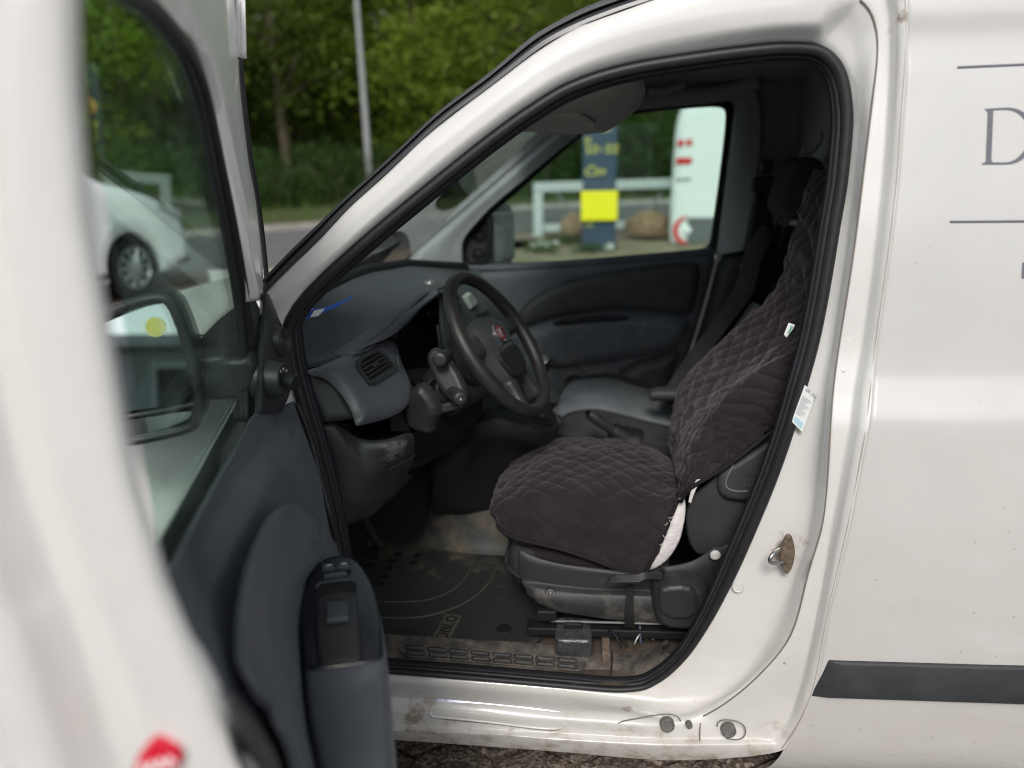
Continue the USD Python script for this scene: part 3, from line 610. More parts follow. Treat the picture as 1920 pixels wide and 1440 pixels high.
win = Polygon(chaikin([(.62, 1.22), (1.05, 1.56), (1.5, 1.63), (2.6, 1.63), (3.1, 1.5), (3.15, 1.2)], 2)); part(car, 'side_window', cprism(win, .05, .094), m_carglass)
wl = Point(0, RW); part(car, 'arch_liner', cprism(shapely.unary_union([Point(0, RW).buffer(.40), Point(2.62, RW).buffer(.40)][:1]), -.5, -.25), m_black); part(car, 'arch_liner', cprism(Point(2.62, RW).buffer(.40), -.5, -.25), m_black)
for a in (0, 2.62):
    o = CW(a, .045, RW); wh = part(car, 'wheel', lathe(o, cs_, [(-.2, 0), (-.2, .3), (-.17, .33), (-.03, .33), (0, .30), (0, .235), (-.03, .225), (-.06, .2), (-.06, 0)], 36), m_tyre)
    part(wh, 'rim', lathe(o, cs_, [(-.03, .215), (.002, .232), (.004, .222), (-.02, .205)], 36), m_alloy)
    for k in range(10):
        th = 2*np.pi*k/10; dirv = ca*math.cos(th)+np.array((0, 0, 1.))*math.sin(th); part(wh, 'spoke', tube(np.array([o+dirv*.03-cs_*.0, o+dirv*.21-cs_*.008]), [.026, .017], 6), m_alloy)
    part(wh, 'hub_cap', lathe(o, cs_, [(-.01, .05), (.012, .045), (.016, 0)], 18), m_alloy)
part(car, 'lower_grille', rbox(CW(-.72, .06, .33), (.28, .06, .09), .03, ax=[ca, cs_, (0, 0, 1)]), m_black)
part(car, 'headlight', rbox(CW(-.60, .045, .90), (.42, .1, .15), .05, ax=[ca*.95+np.array((0, 0, .3)), cs_, np.array((0, 0, .95))-ca*.3]), m_lgrey)
part(car, 'sill_moulding', rbox(CW(1.3, .085, .3), (1.7, .04, .08), .015, ax=[ca, cs_, (0, 0, 1)]), m_black)
part(car, 'door_gap', rbox(CW(.62, .093, .75), (.012, .012, .85), .003, ax=[ca, cs_, (0, 0, 1)]), m_black)
part(car, 'door_handle', rbox(CW(1.5, .10, 1.0), (.18, .03, .035), .012, ax=[ca, cs_, (0, 0, 1)]), m_carw)

# building behind the photographer: it shows in the mirror and in the paint
bd = thing('workshop_building', 'long grey building with white framed windows reflected in the wing mirror', 'building', (2, -14, 0))
part(bd, 'wall', rbox((2, -15, 1.75), (34, 2, 3.5), .02, seg=6), m_wall); part(bd, 'roof_edge', rbox((2, -14.9, 3.56), (34.4, 2.4, .22), .02, seg=6), m_wframe)
for i in range(8):
    x = -13+i*4.1; wf = part(bd, 'window', rbox((x, -13.97, 1.95), (3.5, .08, 2.5), .01, seg=6), m_wframe)
    for a in (-.87, .87):
        for zc in (1.36, 2.54): part(wf, 'pane', rbox((x+a, -13.93, zc), (1.58, .02, 1.06), .004, seg=6), m_pane)

# ================================================================ the white van: bodyshell
van = thing('delivery_van', 'white delivery van in the foreground with its driver door wide open', 'van', (0, .9, 0))
Yf = lambda z: .10+max(0., z-.95)*.085                     # door flange
_pz = PchipInterpolator([.10, .14, .20, .30, .40, .50, .70, .90, .972, .981, 1.034, 1.042, 1.25, 1.45, 1.56, 1.63, 1.66, 1.70, 1.9, 2.2], [.06, .030, .004, -.014, -.026, -.032, -.035, -.030, -.0245, -.020, .0045, .0075, .021, .046, .062, .074, .0715, .079, .125, .22])
pY = lambda z: float(_pz(np.clip(z, .1, 2.2)))
# rings round the door opening: every station is (list of 7 photograph points, kind)
ST = []
def A_(r0, r6): ST.append(([tuple(np.array(r0)+(np.array(r6)-r0)*f) for f in (0, .1, .3, .55, .8, .93, 1)], 'A'))
def H_(r0, r6): ST.append(([tuple(np.array(r0)+(np.array(r6)-r0)*f) for f in (0, .1, .3, .55, .8, .93, 1)], 'H'))
def B_(y, *xs): ST.append(([(x, y+d) for x, d in zip(xs, (0, 2, 4, 0, 0, 0, 0))], 'B'))
def Q_(k, *p): ST.append((list(p), k))
H_((690, 1236), (640, 1290)); H_((655, 1170), (595, 1190)); H_((632, 1060), (568, 1060)); H_((607, 935), (545, 935)); H_((580, 830), (515, 830)); H_((550, 725), (470, 722)); H_((536, 655), (440, 640))
for a, b in [((533, 615), (462, 588)), ((545, 583), (490, 557)), ((565, 555), (512, 533)), ((600, 518), (548, 497)), ((650, 472), (600, 447)), ((710, 420), (655, 388)), ((780, 362), (725, 325)), ((850, 305), (790, 262)),
             ((920, 250), (860, 206)), ((990, 200), (930, 153)), ((1060, 158), (1005, 97)), ((1130, 132), (1085, 52)), ((1200, 115), (1165, 22)), ((1280, 102), (1255, -8)), ((1380, 88), (1370, -30)), ((1460, 80), (1475, -45)), ((1515, 81), (1570, -55))]: A_(a, b)
Q_('B', (1545, 90), (1552, 80), (1570, 50), (1612, 0), (1640, -30), (1662, -45), (1690, -60))
Q_('B', (1575, 118), (1584, 110), (1600, 85), (1643, 60), (1668, 40), (1685, 25), (1702, 10))
for b in [(165, 1592, 1602, 1611, 1638, 1666, 1682, 1697), (240, 1597, 1603, 1611, 1629, 1661, 1678, 1691), (330, 1589, 1596, 1604, 1618, 1654, 1671, 1685), (430, 1573, 1584, 1595, 1606, 1643, 1660, 1674), (540, 1555, 1568, 1580, 1590, 1630, 1646, 1659),
          (640, 1535, 1554, 1566, 1574, 1616, 1632, 1645), (730, 1510, 1538, 1553, 1562, 1601, 1618, 1636), (815, 1485, 1520, 1546, 1556, 1590, 1608, 1626), (900, 1455, 1500, 1537, 1551, 1575, 1593, 1610), (985, 1420, 1475, 1524, 1541, 1560, 1577, 1593), (1075, 1380, 1440, 1494, 1515, 1546, 1558, 1572)]: B_(*b)
Q_('B', (1330, 1170), (1395, 1180), (1450, 1186), (1484, 1186), (1528, 1168), (1540, 1166), (1551, 1165))
Q_('B', (1285, 1235), (1345, 1252), (1405, 1258), (1445, 1242), (1510, 1245), (1524, 1244), (1538, 1243))
Q_('B', (1240, 1275), (1280, 1300), (1335, 1312), (1385, 1299), (1488, 1320), (1503, 1320), (1520, 1312))
Q_('F', (1200, 1293), (1230, 1318), (1265, 1338), (1318, 1342), (1430, 1385), (1452, 1395), (1470, 1405))
Q_('S', (1150, 1296), (1162, 1316), (1178, 1338), (1196, 1362), (1215, 1382), (1228, 1397), (1240, 1425))
for p in [(1050, 1288, 1066, 1411, 1305, 1330, 1352, 1374, 1388), (900, 1275, 905, 1399, 1292, 1316, 1345, 1366, 1376), (735, 1262, 735, 1387, 1280, 1305, 1338, 1361, 1370), (560, 1250, 540, 1376, 1268, 1292, 1324, 1348, 1357), (380, 1240, 330, 1366, 1258, 1282, 1312, 1336, 1345)]:
    x0, y0, x6, y6 = p[:4]; ys = (y0,)+p[4:]+(y6,); Q_('S', *[(x0+(x6-x0)*(y-y0)/(y6-y0), y) for y in ys])
def yof(kind, k, z):
    f, q = Yf(z), pY(z)
    return {'A': lambda: f+(0, -.018, -.030, -.031, -.026, -.018, -.006)[k], 'H': lambda: f+(0, -.008, -.018, -.03, -.04, -.045, -.05)[k],
            'B': lambda: (f, f-.010, f-.35*(f-q-.03), q+.040, q+.034, q+.010, q+.0005)[k], 'F': lambda: (f, .085, .055, .03, .018, .008, .004)[k],
            'S': lambda: (f, .082, .030, .008, .010, -.006, .018)[k]}[kind]()
def yst(i, kind, k, z):
    t = np.interp(i, [a_last-6, a_last], [0, .9]) if kind == 'A' else 0
    if not t: return yof(kind, k, z)
    f, q = Yf(z), pY(z); return (1-t)*yof('A', k, z)+t*(f, f-.020, q+.036, q+.026, q+.018, q+.012, q+.004)[k]
a_last = max(i for i, (p, k) in enumerate(ST) if k == 'A')
G = np.array([[onS(x, y, lambda z, k=k, kind=kind, i=i: yst(i, kind, k, z)) for k, (x, y) in enumerate(p)] for i, (p, kind) in enumerate(ST)])
RING = densify(G, 12*len(ST), 34)
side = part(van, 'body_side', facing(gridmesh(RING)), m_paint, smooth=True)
edge = RING[:, 0]                                              # the flange on which the seal sits
# outward seam of sealant along the pillar
ks = [i for i, (p, k) in enumerate(ST) if k in 'BF']
part(side, 'panel_seam', tube(curve(G[ks[0]:ks[-1]+1, 3]+[0, -.0015, 0], 120), .0016, 6), mat('seam_grey', (.16, .14, .12), .8), smooth=True)
# spot welds
for i in range(16):
    t = 7+i*.62; a = ks[0]+min(t, len(ks)-3); k0 = int(a); p = (G[k0, 3]*.6+G[k0, 4]*.4)*(1-a+k0)+(G[k0+1, 3]*.6+G[k0+1, 4]*.4)*(a-k0)
    part(side, 'spot_weld', lathe(p+[0, .0006, 0], (0, -1, 0), [(0, .0045), (.0012, .003), (.0014, 0)], 10), m_paint)
# rear quarter panel beside the opening
bi = range(ks[0], ks[-1]+1)
pe = np.array([G[i, 6] for i in bi]); pe = pe[np.argsort(-pe[:, 2])]
zs = np.concatenate([np.linspace(2.15, pe[0, 2], 6)[:-1], np.linspace(pe[0, 2], pe[-1, 2], 150)])
xe = np.interp(-zs, -pe[:, 2], pe[:, 0])
xs = np.r_[0, .003, .01, .05, .15, .3, .6, 1.0, 1.6, 2.3]
G2 = np.array([[(x0+d, pY(z)+(.006 if d == 0 else .0008 if d == .003 else 0)+(.012*(d/2.3) if d > .3 else 0), z) for d in xs] for x0, z in zip(xe, zs)])
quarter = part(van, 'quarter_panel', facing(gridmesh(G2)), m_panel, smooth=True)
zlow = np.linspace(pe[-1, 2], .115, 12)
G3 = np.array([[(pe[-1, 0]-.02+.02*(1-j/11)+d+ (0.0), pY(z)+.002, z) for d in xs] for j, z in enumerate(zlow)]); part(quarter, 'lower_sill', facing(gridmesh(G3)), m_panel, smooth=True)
# side rubbing strip
mz = lambda x, y: onS(x, y, lambda z: pY(z)-.01)
pts = [(1543, 1243), (1920, 1253), (2300, 1262), (2300, 1346), (1920, 1331), (1560, 1315), (1524, 1311), (1530, 1290), (1538, 1262)]
Pm = np.array([mz(*p) for p in pts]); frm = frame((0, -.028, 0), (1, 0, 0), (0, -1, 0))
zt_, zb_ = Pm[0, 2], Pm[6, 2]
def strip(F_, V, d):
    return F_
x0m = Pm[6, 0]; prof = [(0, zb_), (.010, zb_+.004), (.017, zb_+.012), (.019, zb_+.040), (.016, zb_+.046), (.013, zt_-.004), (.008, zt_), (0, zt_)]
rows = []
for x, kx in [(x0m+.0, .0), (x0m+.012, .75), (x0m+.03, 1), (1.0, 1), (2.5, 1)]:
    sh_ = (zt_-zb_)
    rows.append([(x+.24*(z-zb_)*(1 if x < 1 else 0), pY(z)+.001-h*kx, z+(.02*(x-x0m) if 0 else 0)) for h, z in prof])
part(van, 'rubbing_strip', facing(gridmesh(np.array(rows))), m_trim, smooth=35)
part(quarter, 'edge_sealant', tube(curve(G[ks[0]:ks[-1]+1, 5]*.25+G[ks[0]:ks[-1]+1, 6]*.75+[0, -.001, 0], 140), .0012, 6), mat('edge_grime', (.36, .32, .28), .8), smooth=True)
# roof, far side, rear: closes the cabin
roofY = lambda x: 1.83
G4 = []
tops = [i for i, (p, k) in enumerate(ST) if k == 'A' and G[i, 6, 2] > 1.5]
TOP = np.array([G[i, 6] for i in tops]+[G[ks[0], 6]])
rx = np.r_[TOP[:, 0], 1.2, 2.6]; ryz = np.vstack([TOP, [(1.2, .11, 1.80), (2.6, .12, 1.82)]])
for t in np.linspace(0, 1, 16):
    G4.append([(p[0], p[1]+.004+(1.83-2*p[1])*t, p[2]+.004+.05*math.sin(math.pi*t)**.6) for p in ryz])
part(van, 'roof', facing(gridmesh(np.array(G4)), (0, .9, 9)), m_panel, smooth=True)
farz = np.linspace(.2, 1.0, 10)
part(van, 'far_side_lower', facing(gridmesh(np.array([[(x, 1.83-pY(z), z) for x in (-1.6, -.6, .6, 2.6)] for z in farz])), (0, 9, .6)), m_panel, smooth=True)
part(van, 'far_side_upper', facing(gridmesh(np.array([[(x, 1.83-pY(z), z) for x in (.66, 1.5, 2.6)] for z in np.linspace(1.0, 1.86, 10)])), (0, 9, .6)), m_panel, smooth=True)
part(van, 'rear_doors', facing(gridmesh(np.array([[(2.6, y, z) for y in (.02, .9, 1.8)] for z in (.2, 1.0, 1.9)])), (9, .9, 1)), m_panel)
part(van, 'underbody', rbox((.5, 1.0, .235), (4.0, 1.45, .04), .01, seg=6), m_black)
# black gutter trim outside the windscreen pillar
OUT = [(640, 377), (700, 323), (757, 270), (813, 217), (865, 176), (917, 137), (962, 99), (1007, 63), (1050, 38), (1092, 16), (1140, -2), (1200, -22), (1290, -45), (1400, -62)]
INN = [(497, 552), (512, 533), (600, 447), (640, 404), (690, 357), (740, 311), (785, 269), (827, 231), (862, 204), (900, 177), (930, 154), (960, 131), (1023, 84), (1090, 51), (1157, 25), (1233, 0), (1320, -22), (1420, -38)]
OUT = [(496, 520), (505, 511), (560, 455), (600, 417)]+OUT
def yA(dy): return lambda z: Yf(z)+dy
inn = curve([onS(x, y, yA(-.012)) for x, y in INN], 120); out = curve([onS(x, y, yA(.012)) for x, y in OUT], 120)
def blend(f, dy): return inn*(1-f)+out*f+[0, dy, 0]
rows = [blend(0, .010), blend(.02, -.003), blend(.30, -.008), blend(.50, -.004), blend(.56, .008), blend(.62, .008), blend(.68, -.008), blend(.85, -.012), blend(1.0, -.004), blend(1.02, .012), blend(1.0, .03)]
part(van, 'gutter_trim', facing(gridmesh(np.array(rows))), mat('gutter_plastic', (.030, .030, .034), .33, .5, var=.15, scale=14), smooth=35)
# door seal: outer bulb, inner lip with a stitched edge
E = edge[::3]; Tn = np.gradient(E, axis=0); Tn /= np.linalg.norm(Tn, axis=1, keepdims=True)
cen = E.mean(0); inw = np.cross(Tn, [0, 1, 0]); inw /= np.linalg.norm(inw, axis=1, keepdims=True); inw *= np.sign(((cen-E)*inw).sum(1).mean())
from scipy.ndimage import gaussian_filter1d
inw = gaussian_filter1d(inw, 5, axis=0)
kz = np.interp(E[:, 2], [.36, .60], [.60, 1.])*np.ones(len(E)); kk = kz[:, None]; inw = inw*kk
seal = part(van, 'door_seal', tube(E+inw*.0105+kk*[0, -.004, 0], .0112*kz, 14, flat=1.0), m_rubber, smooth=True)
lip = E+inw*.0215+[0, .006, 0]
part(seal, 'inner_lip', tube(lip, .0070*kz, 10), m_rubber, smooth=True)
part(seal, 'lip_edge', tube(E+inw*.0275+[0, .013, 0], .0045*kz, 8), mat('seal_trim_cloth', (.018, .018, .024), .8, .3, bump=.8, bscale=220), smooth=True)
rows = [E+inw*.002+[0, .004, 0], E+inw*.018+[0, .012, 0], E+inw*.030+[0, .018, 0], E+inw*.030+[0, .03, 0]]
part(seal, 'seal_web', facing(gridmesh(np.array(rows))), m_black, smooth=True)
# hinge pillar inner closing and opening jamb inside the seal
# windscreen
WA = [(-.66, .16, 1.12), (-.60, .14, 1.19), (-.42, .135, 1.335), (-.22, .16, 1.49), (-.05, .20, 1.60), (.06, .23, 1.655)]
wcols = []
WF = [onY(x, y, 1.62) for x, y in [(772, 524), (806, 474), (880, 408), (970, 330), (1060, 254), (1120, 212)]]
for t in np.linspace(0, 1, 14):
    wcols.append([np.array(a)*(1-t)+np.array(b)*t-[.10*math.sin(math.pi*t)*(1.0-.45*i/5), 0, 0] for i, (a, b) in enumerate(zip(WA, WF))])
part(van, 'windscreen', shell(facing(gridmesh(densify(np.array(wcols), 28, 16)), (-5, .9, 4)), .005), m_wglass, smooth=True)
hdr = [[(c[5][0]+dx, c[5][1], c[5][2]+dz) for c in wcols] for dx, dz in ((-.035, -.012), (.0, .012), (.12, .02))]
part(van, 'windscreen_header', facing(gridmesh(np.array(hdr)), (0, .9, -3)), m_black, smooth=True)
# bonnet, near wing, front wheel
bon = []
for t in np.linspace(0, 1, 9):
    y = .06+1.71*t; c = math.sin(math.pi*t)
    bon.append([(-.70-.10*c, y, 1.10+.015*c), (-.85-.1*c, y, 1.085+.02*c), (-1.15-.1*c, y, 1.03+.03*c), (-1.42-.1*c, y, .93+.03*c), (-1.58-.12*c, y, .80+.02*c), (-1.66-.14*c, y, .55), (-1.64-.14*c, y, .3)])
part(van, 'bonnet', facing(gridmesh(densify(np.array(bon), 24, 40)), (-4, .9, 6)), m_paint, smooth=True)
wing = []
for z, y in [(.25, .01), (.4, -.02), (.6, -.03), (.8, -.025), (.95, -.012), (1.03, .008), (1.085, .05)]:
    wing.append([(x, y+.02*max(0, (-x-1.1))*2, z-(.0 if x > -.9 else (-.9-x)*.22*max(0, z-.6)/.5)) for x in (-.655, -.70, -.8, -1.0, -1.2, -1.4, -1.6)])
wv, wf = facing(gridmesh(densify(np.array(wing), 90, 110)), (-1, -9, 2))
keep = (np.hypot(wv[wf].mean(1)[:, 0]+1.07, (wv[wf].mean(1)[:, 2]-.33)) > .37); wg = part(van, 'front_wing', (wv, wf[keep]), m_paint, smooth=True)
ar = np.linspace(-.25, math.pi+.25, 40); wy = lambda x, z: -.028+.03*max(0, z-.62)*.4
part(wg, 'arch_lip', tube(np.array([(-1.07+.372*math.cos(t), wy(0, .33+.372*math.sin(t))+.02*max(0, -(-1.07+.372*math.cos(t))-1.1)*2, .33+.372*math.sin(t)) for t in ar]), .012, 8), m_black, smooth=True)
part(van, 'wheel_arch_liner', facing(gridmesh(np.array([[(-1.07+.40*math.cos(t), y, .33+.40*math.sin(t)) for t in ar] for y in (-.01, .30)])), (-1.07, .1, .33)), m_black, smooth=True)
part(van, 'arch_back', prism(Point(-1.07, .33).buffer(.42), fY(.30), -.01, 0), m_black)
part(van, 'headlamp', rbox((-1.56, .16, .82), (.16, .22, .20), .05), m_lgrey, smooth=True)
part(van, 'front_bumper', join(*[rbox((-1.72, .92, .42), (.22, 1.66, .34), .08)]), m_paint, smooth=True)
part(van, 'front_grille', rbox((-1.81, .92, .55), (.03, .7, .12), .012), m_black)
part(van, 'wing_window_trim', tube(np.array([(-.60, .045, 1.16), (-.66, .05, 1.125), (-.74, .06, 1.10)]), [.02, .022, .01], 10), m_rubber, smooth=True)
fw = part(van, 'front_wheel', lathe((-1.07, .035, .31), (0, 1, 0), [(0, 0), (0, .20), (-.02, .215), (-.02, .27), (0, .31), (.17, .31), (.19, .2), (.19, 0)], 36), m_tyre)
part(fw, 'wheel_rim', lathe((-1.07, .023, .31), (0, -1, 0), [(-.01, .21), (.0, .2), (-.02, .12), (.0, .05), (.004, 0)], 30), m_alloy)

# ================================================================ cabin
# floor, tunnel, footwell
fl = part(van, 'cabin_floor', facing(gridmesh(densify(np.array([[(x, y, .283+(.04*max(0, (-.35-x)))+(.30*max(0, (y-.78))/.12 if 0 else 0)) for y in (.10, .4, .8, 1.2, 1.7)] for x in (-1.0, -.6, -.2, .3, .8)]), 20, 20)), (0, .5, 5)), m_carpet, smooth=True)
tun = []
for x, h in [(-.95, .62), (-.6, .56), (-.3, .50), (-.05, .46), (.3, .40), (.75, .38)]:
    tun.append([(x, .66, .27), (x, .70, .30), (x, .76, h-.06), (x, .82, h), (x, 1.0, h), (x, 1.06, h-.06), (x, 1.12, .30), (x, 1.2, .27)])
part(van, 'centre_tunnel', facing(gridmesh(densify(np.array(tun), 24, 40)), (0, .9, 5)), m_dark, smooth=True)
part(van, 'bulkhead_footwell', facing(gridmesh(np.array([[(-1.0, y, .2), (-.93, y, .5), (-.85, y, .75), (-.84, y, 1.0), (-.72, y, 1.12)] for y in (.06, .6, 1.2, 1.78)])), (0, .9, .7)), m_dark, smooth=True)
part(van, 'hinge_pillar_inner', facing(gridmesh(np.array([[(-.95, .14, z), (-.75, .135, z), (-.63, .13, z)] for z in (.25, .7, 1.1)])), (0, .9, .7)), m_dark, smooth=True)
# headliner and bulkhead behind the seats
hl = []
for t in np.linspace(0, 1, 13):
    y = .215+1.40*t; c = math.sin(math.pi*t)**.5
    hl.append([(-.03, y, 1.635+.045*c), (.12, y, 1.66+.045*c), (.4, y, 1.668+.045*c), (.70, y, 1.672+.045*c), (.80, y, 1.672+.045*c)])
part(van, 'headliner', facing(gridmesh(densify(np.array(hl), 26, 16)), (0, .9, -3)), m_head, smooth=True)
part(van, 'load_bulkhead', rbox((.83, .92, .98), (.03, 1.62, 1.46), .008), mat('bulkhead_grey', (.42, .42, .42), .7, .3, var=.1, scale=8))
bk = part(van, 'bulkhead_panel', rbox((.80, 1.28, 1.12), (.02, .70, .50), .008), mat('bulkhead_pale', (.7, .7, .68), .6, .3, var=.08, scale=10))
part(van, 'bulkhead_rail', rbox((.805, .92, 1.22), (.025, 1.6, .03), .008), m_strut)
part(van, 'coat_hook', tube(curve([(.79, 1.30, 1.50), (.775, 1.30, 1.44), (.75, 1.30, 1.43), (.742, 1.30, 1.455)], 14), .006, 8), m_pillar, smooth=True)
part(van, 'far_side_lining', facing(gridmesh(np.array([[(x, 1.70, z) for x in (-1.0, -.2, .6)] for z in (.28, .6, 1.02)])), (0, 0, .6)), m_trim)
# passenger side: door, window, pillars
PY = 1.60
def far(name, pxs, Y, t, b, m, parent=None, sm=2, **kw): return part(parent or van, name, pad(pxs, fY(Y), t, b, sm, **kw), m, smooth=50)
pd = far('passenger_door', [(862, 508), (905, 506), (1000, 499), (1100, 492), (1200, 484), (1300, 475), (1341, 473), (1341, 486), (1322, 560), (1295, 650), (1264, 730), (1240, 800), (1150, 850), (980, 850), (880, 800), (850, 600)], PY+.02, .03, .03, m_door, sm=1)
part(pd, 'belt_ledge', tube(np.array([onY(x, y, PY+.012) for x, y in [(868, 502), (940, 503), (1000, 500), (1100, 493), (1200, 485), (1300, 476), (1338, 472)]]), .017, 12), m_door, smooth=True)
far('upper_insert', [(966, 592), (985, 568), (1015, 546), (1050, 530), (1095, 516), (1150, 506), (1220, 497), (1290, 490), (1312, 492), (1313, 520), (1303, 570), (1296, 594), (1240, 586), (1170, 580), (1110, 584), (1050, 593), (1000, 607), (972, 618)], PY-.008, .030, .035, m_trim, pd)
far('armrest_bulge', [(975, 622), (1010, 604), (1060, 591), (1120, 584), (1190, 581), (1250, 584), (1293, 592), (1290, 622), (1270, 648), (1220, 662), (1150, 674), (1090, 682), (1040, 688), (1000, 680), (980, 650)], PY-.008, .055, .05, m_door, pd)
far('pull_pocket', [(1034, 604), (1060, 597), (1110, 592), (1165, 590), (1180, 594), (1176, 601), (1120, 604), (1065, 607), (1040, 610)], PY-.062, .006, .004, m_black, pd)
far('pull_handle', [(1058, 600), (1090, 596), (1084, 602), (1062, 605)], PY-.068, .006, .003, m_soft, pd)
far('map_pocket', [(1150, 712), (1165, 690), (1200, 672), (1250, 658), (1278, 648), (1262, 700), (1248, 745), (1180, 760), (1140, 745)], PY-.008, .05, .05, m_trim, pd)
# window frame ring, sail, glass of the passenger door
win = [(885, 492), (872, 468), (876, 445), (905, 412), (960, 366), (1020, 312), (1070, 268), (1110, 236), (1150, 219), (1210, 208), (1290, 200), (1345, 196), (1362, 201), (1366, 214), (1362, 260), (1352, 340), (1338, 440), (1332, 466), (1300, 474), (1200, 484), (1100, 491), (1000, 497)]
Wp = chaikin(px2(win, fY(PY+.04)), 2); wP = Polygon(Wp)
part(pd, 'window_seal', prism(wP.buffer(.022).difference(wP.buffer(-.006)), fY(PY+.04), -.02, .012), m_rubber)
fo = wP.buffer(.105); part(pd, 'window_frame', prism(fo.difference(wP.buffer(.020)).intersection(shapely.box(-3, 1.06, 3, 3)), fY(PY+.04), -.03, .008), m_pillar)
part(pd, 'frame_bead', prism(wP.buffer(.062).difference(wP.buffer(.052)).intersection(shapely.box(-.2, 1.08, 3, 3)), fY(PY+.04), -.02, .016), m_rubber)
part(pd, 'window_glass', prism(wP.buffer(.01), fY(PY+.055), -.004, 0), m_dglass)
far('mirror_sail', [(872, 494), (868, 462), (876, 440), (900, 416), (918, 404), (921, 440), (918, 485), (915, 497), (890, 499)], PY+.02, .03, .02, m_soft, pd)
for x, y in ((900, 443), (898, 477)): part(pd, 'tweeter', lathe(onY(x, y, PY-.005), (.1, -1, 0), [(-.02, .026), (.008, .026), (.012, .022), (.008, .018), (.011, .01), (.011, 0)], 24), m_black)
pm = part(pd, 'far_wing_mirror', rbox(onY(938, 442, PY+.30)+[-.03, 0, 0], (.10, .22, .27), .045, ax=[(.87, -.5, 0), (.5, .87, 0), (0, 0, 1)]), m_soft, smooth=True)
part(pm, 'far_mirror_glass', rbox(onY(938, 442, PY+.30)+[-.03+.048, -.0275, 0], (.008, .15, .20), .003, ax=[(.87, -.5, 0), (.5, .87, 0), (0, 0, 1)]), m_mirror)
# pillars and trims on the passenger side
ap = [[(748, 505, PY-.03), (868, 505, PY-.02)], [(790, 468, PY-.03), (866, 462, PY-.05)], [(850, 415, PY-.04), (905, 405, PY-.07)], [(930, 346, PY-.05), (985, 335, PY-.09)], [(1010, 278, PY-.06), (1065, 268, PY-.11)], [(1060, 238, PY-.08), (1125, 226, PY-.13)], [(1120, 200, PY-.1), (1190, 196, PY-.17)]]
G = [];
for (a, b) in ap:
    A0, B0 = onY(*a), onY(*b); mid = (A0+B0)/2+[0.0, -.03, .012]; G.append([A0+[-.03, .09, 0], A0, A0*.6+mid*.4+[0, -.012, 0], mid, mid*.35+B0*.65+[0, .0, 0], B0, B0+[.0, .07, 0]])
part(van, 'far_windscreen_pillar', facing(gridmesh(densify(np.array(G), 40, 24)), (0, -1, 1.5)), m_pillar, smooth=True)
part(van, 'windscreen_edge_band', tube(curve([onY(x, y, Y) for x, y, Y in [(738, 512, PY-.0), (784, 470, PY-.0), (846, 416, PY-.01), (927, 347, PY-.02), (1007, 278, PY-.03), (1060, 236, PY-.05)]], 40), .010, 8), m_black, smooth=True)
part(van, 'far_door_sill_edge', tube(np.array([onY(x, y, PY+.03) for x, y in [(1362, 440), (1346, 486), (1330, 548), (1308, 622), (1284, 694), (1262, 760)]]), .011, 10), mat('far_jamb_paint', (.62, .60, .58), .4), smooth=True)
bp = [[(1368, 190), (1405, 150)], [(1378, 200), (1420, 190)], [(1372, 260), (1425, 250)], [(1362, 340), (1418, 330)], [(1352, 420), (1405, 410)], [(1345, 478), (1392, 470)]]
G = np.array([[onY(*a, PY+.05), onY(*a, PY+.0), onY(a[0]*.55+b[0]*.45, a[1]*.55+b[1]*.45, PY-.045), onY(*b, PY-.06), onY(*b, PY-.02)] for a, b in bp])
part(van, 'far_door_pillar', facing(gridmesh(densify(G, 30, 20)), (0, -1, 1.3)), m_pillar, smooth=True)
part(van, 'far_pillar_lower_trim', pad([(1350, 472), (1395, 468), (1440, 480), (1420, 640), (1400, 760), (1268, 760), (1300, 650), (1328, 560)], fY(PY+.02), .06, .04, 1), m_trim)
part(van, 'far_cargo_side', facing(gridmesh(np.array([[(x, PY+.05, z) for x in (.55, .85)] for z in (.3, 1.0, 1.7)])), (0, 0, 1)), m_head)
# seat belt on the far pillar
sbt = part(van, 'far_seat_belt', shell(facing(gridmesh(np.array([[onY(x-17, y, Y), onY(x+17, y, Y)] for x, y, Y in [(1440, 330, PY-.10), (1432, 400, PY-.12), (1420, 470, PY-.13), (1405, 560, PY-.14), (1370, 700, PY-.14)]]))), .002), m_black)
part(sbt, 'belt_guide', rbox(onY(1432, 345, PY-.11), (.09, .03, .05), .012), m_soft, smooth=True)
part(sbt, 'belt_anchor', rbox(onY(1437, 312, PY-.10), (.045, .03, .05), .01), m_soft, smooth=True)
part(sbt, 'belt_buckle', rbox(onY(1396, 500, PY-.15), (.03, .012, .012), .004), m_steel)
part(van, 'grab_handle', tube(curve([onY(x, y, PY-.16) for x, y in [(1215, 168), (1235, 172), (1262, 166), (1285, 158)]], 20), .011, 10), m_head, smooth=True)
part(van, 'far_roof_trim', tube(curve([onY(x, y, PY-.04) for x, y in [(1110, 210), (1160, 196), (1230, 186), (1300, 180), (1365, 172), (1420, 150)]], 30), .03, 12), m_head, smooth=True)

